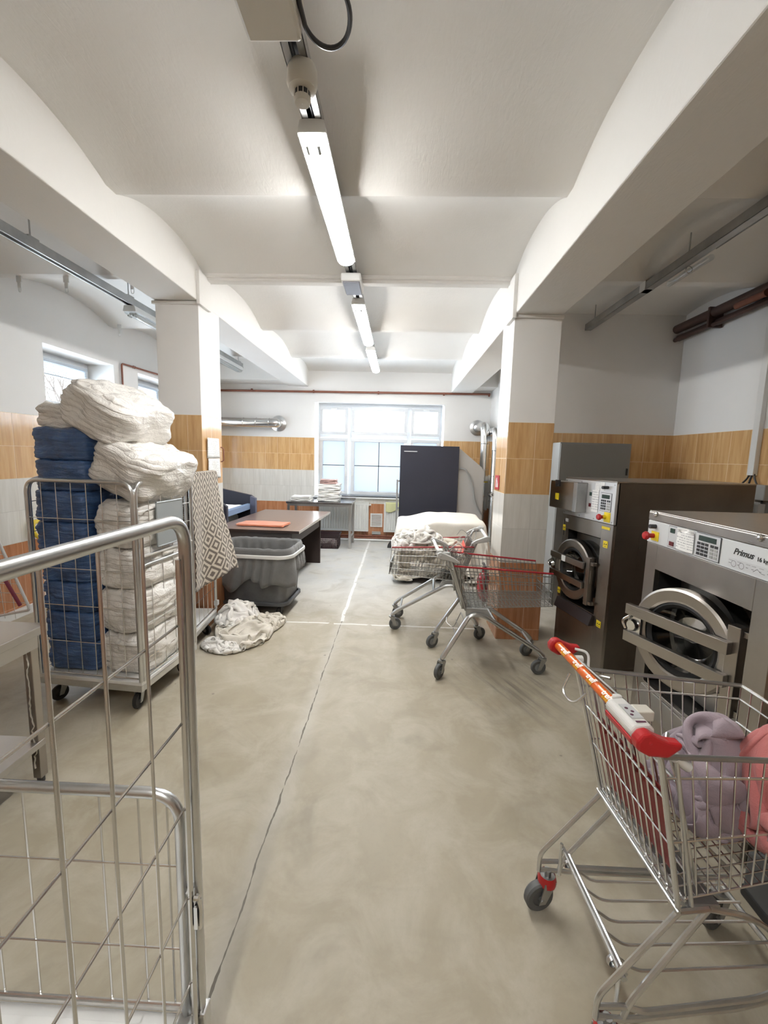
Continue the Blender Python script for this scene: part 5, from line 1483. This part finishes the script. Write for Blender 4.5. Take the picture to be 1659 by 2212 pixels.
    b = MB(); b.box(hx+.03, hx+.075, -.175, -.135, hz-.01, hz+.018); b.build('coin_slot', m_creamp, cb, smooth=False, bevel=.003)
    b = MB(); b.tube([(hx+.04, .20, hz-.02), (hx+.055, -.10, hz-.015)], .0075, 8); b.build('key_rod', m_chrome, T)
    b = MB(); b.cyl((hx+.035, .21, hz-.02), (hx+.06, .21, hz-.02), .013, 10); b.tube(fillet([(hx+.05, .25, hz+.0), (hx+.09, .225, hz-.0), (hx+.08, .20, hz-.06)], .04), .005, 8)
    b.cyl((.10, -.225, .985), (.14, -.222, .955), .014, 12); b.build('rod_holder', m_whitep, T)
    return T
OT = old_trolley('shopping trolley with orange handle and red end caps holding lilac and pink laundry', (.638, 1.282, 0), math.radians(2.5))
cloth_heap('towel', 'lilac grey crumpled towel in the orange handled trolley', 'laundry', (1.085, 1.35, .60), (.11, .11, .31), (1.7, 1.6), 104, m_lilac, 'laundry in the orange handled trolley', 90, 2.4, (.15, .15), thick=.006, wrap=2.1, rough=.2, bend=.2)
cloth_heap('towel', 'pink terry towel lying over the lilac one in the trolley', 'laundry', (1.175, 1.215, .65), (.085, .115, .33), (1.2, 1.2), 121, m_pink, 'laundry in the orange handled trolley', 70, 2.4, (.12, .15), thick=.008, wrap=2.0, rough=.16, bend=.3)
# ------------------------------------------------------------------ washing machines
def sticker(t, x, z, w=.045, h=.05, y=-.0025, mark=True, name='warning_sticker'):
    b = MB(); b.box(x-w/2, x+w/2, y, y+.002, z-h/2, z+h/2)
    if mark:
        q = y-.0006; s = h*.30
        for cx in (x-w*.2, x+w*.22):
            b.add([(cx-s*.55, q, z-s*.25), (cx+s*.55, q, z-s*.25), (cx, q, z+s*.7)], [(0, 1, 2)], 1)
        b.box(x-w*.35, x+w*.35, q, q+.0004, z-h*.36, z-h*.30, 1)
    return b.build(name, [m_yellow, m_blackink], t, smooth=False)
def keypad(t, x0, z0, w, h, y, vertical):
    """membrane keypad with display: x0,z0 lower left"""
    b = MB(); b.box(x0, x0+w, y-.004, y, z0, z0+h); b.box(x0-.003, x0+w+.003, y-.002, y-.0005, z0-.003, z0+h+.003, 1)
    k = b.build('keypad', [m_alu, m_blackp], t, smooth=False)
    b = MB(); b.box(x0+w*.12, x0+w*.85, y-.006, y-.003, z0+h*.70, z0+h*.92); b.build('display', M('lcd_green', (.035, .06, .055), .2) if 'lcd_green' not in bpy.data.materials else bpy.data.materials['lcd_green'], k, smooth=False)
    b = MB(); bw = w*.13; bh = h*.11
    for r in range(4):
        for c in range(3): b.box(x0+w*.08+c*w*.17, x0+w*.08+c*w*.17+bw, y-.0062, y-.0035, z0+h*.07+r*h*.15, z0+h*.07+r*h*.15+bh)
        for c in range(2): b.box(x0+w*.64+c*w*.17, x0+w*.64+c*w*.17+bw, y-.0058, y-.0035, z0+h*.07+r*h*.15, z0+h*.07+r*h*.15+bh, 0 if r == 3 else 1)
    b.build('buttons', [m_blackp, m_greyp], k, smooth=False)
    return k
def ring_door(t, cx, cz, y, R, ri, mir, name='door'):
    """round porthole door in local x,z; y is its front"""
    dl = bpy.data.objects.new(name, None); COL.objects.link(dl); dl.parent = t
    return dl
def porthole(parent, cx, cz, y0, R, ri, th=.05):
    b = MB(); ax = (0, -1, 0)
    b.lathe([(ri, -th), (ri, -.006), (ri+.012, .0), (R-.012, .004), (R, -.004), (R, -th), (ri, -th)], (cx, y0, cz), ax, 56)
    d = b.build('door', m_stZ, parent, ang=15)
    b = MB(); b.lathe([(ri+.002, -.012), (ri-.012, -.006), (ri-.03, -.02), (ri-.035, -.05)], (cx, y0, cz), ax, 48); b.build('gasket', m_black, d)
    b = MB(); b.lathe([(ri-.03, -.02), (ri-.045, -.05), (ri*.55, -.11), (ri*.3, -.122), (.001, -.125)], (cx, y0, cz), ax, 48)
    g = NTglass
    b.build('glass_bowl', g, d)
    return d
def glass_dark():
    t = NT('door_glass'); a = t.n('ShaderNodeBsdfTransparent'); a.inputs[0].default_value = (.42, .43, .43, 1)
    g = t.n('ShaderNodeBsdfGlossy'); g.inputs['Roughness'].default_value = .04; g.inputs[0].default_value = (.9, .9, .9, 1)
    f = t.n('ShaderNodeFresnel'); f.inputs[0].default_value = 1.6
    mx = t.n('ShaderNodeMixShader'); t.l(t.math('ADD', t.math('MULTIPLY', f.outputs[0], .4), .03), mx.inputs[0]); t.l(a.outputs[0], mx.inputs[1]); t.l(g.outputs[0], mx.inputs[2]); t.l(mx.outputs[0], t.out.inputs[0]); return t.mat
NTglass = glass_dark()
m_drum = M('drum_steel', (.22, .22, .21), .35, 1, 0)
m_rec = M('recess_black', (.03, .028, .026), .5, .3)

def washer_front(t, W, H, D, zp, rx0, rx1, rz0, rz1, rd):
    """body with a recessed square opening in its front"""
    b = MB()
    b.box(0, rx0, 0, .03, 0, zp); b.box(rx1, W, 0, .03, 0, zp); b.box(rx0, rx1, 0, .03, rz1, zp); b.box(rx0, rx1, 0, .03, 0, rz0)
    f = b.build('front_panel', m_stZ, t, smooth=False, bevel=.002)
    b = MB(); b.box(0, .004, .03, D, .02, H-.01); b.box(W-.004, W, .03, D, .02, H-.01); b.box(.004, W-.004, D-.01, D, .02, H-.01); b.box(.004, W-.004, .03, D-.01, .02, .04)
    b.box(W-.001, W+.0015, .24, .246, .05, zp-.05); b.box(W-.001, W+.0015, .0, D, zp-.006, zp)
    b.cyl((W, .25, zp-.18), (W+.008, .25, zp-.18), .008, 8); b.cyl((W, .25, .55), (W+.008, .25, .55), .006, 8)
    b.build('side_panel', m_stD, t, smooth=False)
    b = MB(); b.box(-.003, W+.003, -.003, D+.003, H-.012, H); b.box(-.003, W+.003, -.003, .012, H-.022, H-.012); b.build('top_panel', m_stL, t, smooth=False, bevel=.003)
    b = MB(); b.box(rx0, rx1, rd, rd+.006, rz0, rz1); b.box(rx0-.004, rx0, .03, rd, rz0, rz1); b.box(rx1, rx1+.004, .03, rd, rz0, rz1); b.box(rx0, rx1, .03, rd, rz1, rz1+.004); b.box(rx0, rx1, .03, rd, rz0-.004, rz0)
    b.build('recess', m_rec, t, smooth=False)
    b = MB(); b.box(rx0+.03, rx1-.03, rd-.02, rd, rz0+.02, rz1-.03); b.build('inner_plate', m_stL, t, smooth=False, bevel=.004)

# far machine
W1 = thing('washing_machine', 'industrial washing machine with closed door, box lid and yellow stickers, next to the tiled pillar', 'washing machine', (1.585, 4.11, 0), math.atan2(-.982, .19))
w, H, D, zp = .70, 1.60, 1.28, 1.25
washer_front(W1, w, H, D, zp, .055, .56, .46, 1.12, .12)
b = MB(); b.box(-.003, w, -.004, .02, zp+.004, H-.012); cp = b.build('control_panel', m_alu, W1, smooth=False, bevel=.002)
b = MB()
for x in (.02, .25, .45, .68):
    for z in (zp+.02, H-.03): b.cyl((x, -.006, z), (x, -.003, z), .006, 8)
b.build('screw', m_galvd, cp)
b = MB(); b.box(-.10, .335, -.10, -.004, 1.31, 1.565); bx = b.build('detergent_box', m_stL, W1, smooth=False, bevel=.008)
b = MB(); b.box(.28, .338, -.103, -.006, 1.306, 1.568); b.build('side_strip', m_galvd, bx, smooth=False, bevel=.004)
b = MB(); b.box(.02, .075, -.125, -.10, 1.535, 1.575); b.box(.05, .075, -.12, -.10, 1.515, 1.535); b.box(.02, .035, -.12, -.10, 1.51, 1.535); b.build('latch', m_blackp, bx, smooth=False, bevel=.004)
sticker(bx, .03, 1.42, .06, .06, -.1025, False)
keypad(W1, .525, 1.352, .13, .145, -.004, 0)
b = MB(); b.box(.375, .41, -.006, -.004, 1.35, 1.50); b.box(.375, .405, -.009, -.005, 1.46, 1.49, 1); b.box(.375, .405, -.009, -.005, 1.365, 1.395, 2); b.build('start_switch', [m_alu, M('dark_green_switch', (.02, .05, .04), .3), M('dark_red_switch', (.12, .01, .015), .3)], cp, smooth=False)
for (x, z, ww, hh, lb) in ((.455, 1.42, .085, .185, 'long'), (.475, 1.545, .06, .06, ''), (.535, 1.55, .055, .065, '')):
    b = MB(); b.box(x-ww/2, x+ww/2, -.008, -.0065, z-hh/2, z+hh/2); b.build('paper_note', m_paper2, W1, smooth=False)
b = MB(); b.cyl((.60, -.004, 1.545), (.60, -.055, 1.545), .013, 14); b.build('key_switch', m_blackp, W1)
b = MB(); b.box(.585, .66, -.008, -.004, 1.265, 1.345); b.cyl((.60, -.008, 1.305), (.60, -.035, 1.305), .016, 14); es = b.build('emergency_stop', m_yellow, W1, smooth=False, bevel=.001)
b = MB(); b.lathe([(.014, -.03), (.014, -.05), (.024, -.055), (.026, -.065), (.02, -.075), (.001, -.078)][::1], (.60, 0, 1.305), (0, 1, 0), 18); b.build('button', m_red, es)
for x, z in ((-.0+.03, 1.125), (.627, 1.083), (.022, .508), (.633, .406)): sticker(W1, x, z, .042 if x < .1 else .055, .055)
sticker(W1, .615, 1.215, .10, .022, -.0025, False)
b = MB(); b.box(.045, .09, -.003, 0, 1.185, 1.215); b.build('name_plate', m_alu, W1, smooth=False); 
b = MB(); b.box(.022, .03, -.002, .002, 1.05, 1.20); b.build('vent_slot', m_blackp, W1, smooth=False)
b = MB(); b.hexa([(.03, -.05, .36), (.565, -.05, .36), (.565, .0, .36), (.03, .0, .36), (.03, -.02, .455), (.565, -.02, .455), (.565, .0, .455), (.03, .0, .455)]); b.build('drip_ledge', M('brown_black_plastic', (.035, .026, .026), .4), W1, smooth=False, bevel=.004)
def door_assembly(parent, cx, cz, R, ri, y0, b1, b2, x0, x1, hinge_x, tagp=None):
    d = porthole(parent, cx, cz, y0, R, ri)
    b = MB()
    for z in (b1, b2): b.box(x0, x1, y0-.034, y0-.006, z-.028, z+.028)
    b.build('door_bar', m_stL, d, smooth=False, bevel=.003)
    b = MB(); b.box(hinge_x-.035, hinge_x+.012, y0-.012, y0+.05, cz-.25, cz+.165); b.box(hinge_x+.012, hinge_x+.05, y0-.004, y0+.03, cz+.10, cz+.13); b.box(hinge_x+.012, hinge_x+.05, y0-.004, y0+.03, cz-.24, cz-.21)
    b.build('hinge_plate', m_stZ, d, smooth=False, bevel=.003)
    b = MB(); b.box(x0+.005, x0+.075, y0-.022, y0+.01, (b1+b2)/2-.055, (b1+b2)/2+.055); b.lathe([(.001, 0), (.03, 0), (.034, .012), (.02, .03)], (x0+.04, y0-.022, (b1+b2)/2-.01), (0, -1, 0), 16)
    b.tube(fillet([(x0+.02, y0-.03, (b1+b2)/2+.03), (x0-.01, y0-.05, (b1+b2)/2), (x0+.02, y0-.04, (b1+b2)/2-.04)], .02), .007, 8)
    b.build('latch_handle', m_chrome, d)
    return d
d = door_assembly(W1, .262, .78, .272, .195, -.045, .862, .69, -.045, .47, .515)
b = MB(); b.box(.15, .21, -.081, -.0795, .835, .888); b.build('number_label', m_paper2, d, smooth=False)
b = MB(); b.lathe([(.24, 0), (.25, .005), (.26, 0), (.26, .07), (.24, .07)], (.30, .10, .79), (0, -1, 0), 40); b.lathe([(.20, -.02), (.20, -.25)], (.29, .12, .79), (0, -1, 0), 36); b.build('drum_rim', m_drum, W1)

# near machine
W2 = thing('washing_machine', 'industrial washing machine with its round door ajar and lettered white panel', 'washing machine', (1.55, 2.66, 0), -PI/2)
w, H, D, zp = .93, 1.465, 1.05, 1.27
washer_front(W2, w, H, D, zp, .105, .815, .42, 1.122, .16)
b = MB(); b.box(-.002, w+.002, -.006, .02, 1.408, H-.008); b.build('top_band', m_stL, W2, smooth=False, bevel=.004)
b = MB()
for x in (.07, .815): b.lathe([(.017, 0), (.016, -.006), (.010, -.012), (.001, -.013)], (x, -.006, 1.447), (0, 1, 0), 18)
b.build('cam_lock', m_chrome, W2)
b = MB(); b.box(0, w, -.004, .02, zp+.003, 1.407); cp = b.build('control_panel', M('white_panel_enamel', (.66, .68, .69), .35), W2, smooth=False, bevel=.002)
keypad(W2, .435, 1.285, .165, .118, -.005, 0)
b = MB(); b.box(.205, .28, -.006, -.004, 1.285, 1.40); b.box(.202, .282, -.0048, -.0042, 1.282, 1.403, 3); b.box(.222, .258, -.010, -.005, 1.365, 1.39, 1); b.box(.222, .258, -.010, -.005, 1.292, 1.315, 2)
b.build('start_switch', [m_alu, bpy.data.materials['dark_green_switch'], bpy.data.materials['dark_red_switch'], m_blackp], cp, smooth=False)
b = MB(); b.grid(10, 10, lambda u, v: (.285+.135*u, -.010-.012*(v > .85)*math.sin(u*9)-.006*math.sin(u*3.1), 1.287+.12*v)); b.build('paper_note', m_paper2, W2)
b = MB(); b.cyl((.075, -.004, 1.375), (.075, -.04, 1.375), .013, 14); b.build('key_switch', m_blackp, W2)
b = MB(); b.box(.045, .115, -.008, -.004, 1.29, 1.345); es = b.build('emergency_stop', m_yellow, W2, smooth=False)
b = MB(); b.lathe([(.014, -.008), (.014, -.04), (.024, -.045), (.026, -.055), (.02, -.066), (.001, -.068)], (.07, 0, 1.318), (0, 1, 0), 18); b.build('button', m_red, es)
E3 = basis((1, 0, 0), (0, 0, 1))
text('lettering', 'Primus', .040, m_blackink, cp, (.735, -.0045, 1.360), E3, .35, .0006, bold=.0009)
text('lettering', '16 kg', .026, m_blackink, cp, (.838, -.0045, 1.353), E3, 0, .0006, bold=.0005)
b = MB(); b.box(.655, .90, -.0052, -.004, 1.285, 1.325)
dg = b.build('diagram_label', m_alu, cp, smooth=False)
b = MB()
for i, x in enumerate((.69, .735)): b.lathe([(.013, 0), (.0145, 0)], (x, -.0056, 1.303), (0, 1, 0), 20)
for x in (.66, .71, .76, .79, .83, .87): b.box(x, x+.012, -.0058, -.0053, 1.302, 1.3035); b.box(x, x+.022, -.0058, -.0053, 1.3165, 1.3175)
b.tube([(.80, -.0056, 1.295), (.82, -.0056, 1.31), (.84, -.0056, 1.297), (.86, -.0056, 1.296)], .0008, 4); b.build('diagram_print', m_blackink, dg, smooth=False)
b = MB(); b.box(.305, .355, .136, .138, 1.04, 1.085)
for cx in (.318, .34): b.add([(cx-.009, .1355, 1.053), (cx+.009, .1355, 1.053), (cx, .1355, 1.072)], [(0, 1, 2)], 1)
b.build('warning_sticker', [m_yellow, m_blackink], W2, smooth=False)
# its door: a frame of its own, swung out about the hinge on the right
hp = bpy.data.objects.new('door_frame', None); COL.objects.link(hp); hp.parent = W2; hp.location = (.735, .045, 0); hp.rotation_euler = (0, 0, math.radians(20))
R = .268; cx, cz = -.275, .84
b = MB(); ax = (0, -1, 0); y0 = -.03; ri = .195
b.lathe([(ri, -.05), (ri, -.006), (ri+.012, .0), (R-.012, .004), (R, -.004), (R, -.05), (ri, -.05)], (cx, y0, cz), ax, 64); b.build('door_ring', m_stL, hp, ang=15)
b = MB(); b.lathe([(ri+.002, -.012), (ri-.012, -.006), (ri-.03, -.02), (ri-.035, -.05)], (cx, y0, cz), ax, 48); b.build('gasket', m_black, hp)
b = MB(); b.lathe([(ri-.03, -.02), (ri-.045, -.05), (ri*.55, -.11), (ri*.3, -.122), (.001, -.125)], (cx, y0, cz), ax, 48); b.build('glass_bowl', NTglass, hp)
b = MB()
for z in (.915, .755): b.box(-.57, -.015, y0-.04, y0-.008, z-.03, z+.03)
b.build('door_bar', m_stL, hp, smooth=False, bevel=.003)
b = MB(); b.box(-.045, .012, y0-.008, y0+.05, cz-.26, cz+.18); b.box(.012, .075, y0+.01, y0+.035, cz+.135, cz+.165); b.box(.012, .075, y0+.01, y0+.035, cz-.25, cz-.22); b.build('hinge_plate', m_stZ, hp, smooth=False, bevel=.003)
b = MB(); b.box(-.56, -.48, y0-.02, y0+.01, .78, .89); b.lathe([(.001, .03), (.028, .03), (.034, .012), (.034, 0)], (-.52, y0-.015, .83), (0, -1, 0), 18); b.tube(fillet([(-.545, y0-.03, .875), (-.575, y0-.05, .84), (-.555, y0-.04, .80)], .02), .008, 8); b.build('latch_handle', m_chrome, hp)
b = MB(); b.lathe([(.225, 0), (.24, .006), (.262, 0), (.262, .09), (.225, .09)], (.46, .15, .84), (0, -1, 0), 48); b.lathe([(.215, -.01), (.215, -.4), (.001, -.4)], (.46, .16, .84), (0, -1, 0), 36); b.build('drum_rim', m_drum, W2)
b = MB(); b.hexa([(.12, -.05, .30), (.80, -.05, .30), (.80, 0, .30), (.12, 0, .30), (.12, -.02, .41), (.80, -.02, .41), (.80, 0, .41), (.12, 0, .41)]); b.build('drip_ledge', m_stL, W2, smooth=False, bevel=.004)
# dark box on the floor in front of it
b = MB(); b.prism([(-.17, .0), (.20, .0), (.20, .20), (.06, .30), (-.10, .16)], lambda u, v, q: (q, u, v), -.16, .18)
t = thing('floor_box', 'dark grey sloping plastic box on the floor in front of the near washing machine', 'box', (1.62, 1.40, 0))
b.build('body', m_dgrey, t, smooth=False, bevel=.01)
b = MB(); b.box(-.165, .185, -.18, .205, 0.0, .05); b.build('base', m_black, t, smooth=False, bevel=.01)

# grey cupboard behind the machines
t = thing('electrical_cupboard', 'tall plain grey metal cupboard behind the washing machines', 'cupboard', (2.27, 5.26, 0))
b = MB(); b.box(-.40, .42, -.14, .165, 0, 1.965); b.build('body', m_greyenamel, t, smooth=False, bevel=.006)
b = MB(); b.box(-.395, .41, -.158, -.141, .05, 1.95); dd = b.build('door', m_greyenamel, t, smooth=False, bevel=.005)
b = MB(); b.box(.37, .385, -.172, -.158, 1.60, 1.68); b.build('door_lock', m_blackp, dd, smooth=False)
# trunking and sockets on the right wall
t = thing('cable_trunking', 'white vertical cable trunking on the wall over the washing machines', 'trunking', (XR, 4.15, 1.66))
b = MB(); b.box(-.045, -.001, -.03, .04, 0, 1.75); b.build('trunk', m_whitep, t, smooth=False, bevel=.003)
b = MB()
for (y, dy, dz) in ((.02, .10, -.10), (0, .03, -.12), (-.02, -.08, -.12)): b.tube(fillet([(-.025, y, .02), (-.03, y+dy*.3, -.04), (-.03, y+dy, dz)], .03), .008, 8)
b.build('cable', m_blackp, t)
t = thing('socket_box', 'grey socket box with white plugs on the wall behind the washing machines', 'socket', (XR-.002, 4.02, 1.44))
b = MB(); b.box(-.09, 0, -.11, .06, .0, .14); b.build('housing', m_greyp, t, smooth=False, bevel=.008)
b = MB(); b.box(-.10, -.02, .061, .14, .02, .11); b.box(-.085, -.02, -.06, .03, -.17, -.03); b.cyl((-.05, .03, -.17), (-.05, .05, -.36), .022, 12); b.build('plug', m_whitep, t, smooth=False, bevel=.006)
b = MB(); b.tube([(-.05, -.05, -.0), (-.06, -.05, -.34)], .008, 8); b.build('cable', m_blackp, t)

# ------------------------------------------------------------------ light and camera
w_ = bpy.data.worlds.new('sky'); S.world = w_; w_.use_nodes = True
nt = w_.node_tree; nt.nodes.clear()
ow = nt.nodes.new('ShaderNodeOutputWorld'); bg = nt.nodes.new('ShaderNodeBackground'); nt.links.new(bg.outputs[0], ow.inputs[0])
bg.inputs[0].default_value = (.80, .90, 1.0, 1); bg.inputs[1].default_value = SKY
def portal(name, loc, rot, sx, sy):
    l = bpy.data.lights.new(name, 'AREA'); l.shape = 'RECTANGLE'; l.size = sx; l.size_y = sy; l.energy = 1
    try: l.cycles.is_portal = True
    except Exception: pass
    o = bpy.data.objects.new(name, l); COL.objects.link(o); o.location = loc; o.rotation_euler = rot
portal('window_portal', (-.42, 9.13, 1.85), (PI/2, 0, PI), 2.5, 1.85)
portal('window_portal', (XL-.5, 5.285, 1.9), (PI/2, 0, -PI/2), 1.1, 1.9)
portal('window_portal', (XL-.5, 6.995, 1.9), (PI/2, 0, -PI/2), 1.1, 1.9)

F, PITCH, YAW, ROLL = 925., .1293, -.0319, .0255
cp_, sp_ = math.cos(PITCH), math.sin(PITCH); cy_, sy_ = math.cos(YAW), math.sin(YAW)
fw = Vector((sy_*cp_, cy_*cp_, -sp_)); rt = Vector((cy_, -sy_, 0)); up = rt.cross(fw)
r2 = rt*math.cos(ROLL)+up*math.sin(ROLL); u2 = -rt*math.sin(ROLL)+up*math.cos(ROLL)
cam = bpy.data.cameras.new('camera'); co = bpy.data.objects.new('camera', cam); COL.objects.link(co)
mw = Matrix((r2, u2, -fw)).transposed().to_4x4(); mw.translation = (0, 0, 1.75); co.matrix_world = mw
cam.sensor_fit = 'HORIZONTAL'; cam.sensor_width = 36; cam.lens = F/1659*36; cam.clip_start = .02
S.camera = co
vs_ = S.view_settings; vs_.view_transform = 'Standard'; vs_.look = 'None'; vs_.gamma = 1; vs_.exposure = EXPO
try: vs_.use_curve_mapping = False
except Exception: pass
cy = S.cycles; cy.use_denoising = True; cy.diffuse_bounces = 4; cy.glossy_bounces = 2; cy.transmission_bounces = 2; cy.max_bounces = 6; cy.use_adaptive_sampling = True; cy.adaptive_threshold = .12; cy.adaptive_min_samples = 16; cy.transparent_max_bounces = 16; cy.sample_clamp_indirect = 8
cy.caustics_reflective = False; cy.caustics_refractive = False
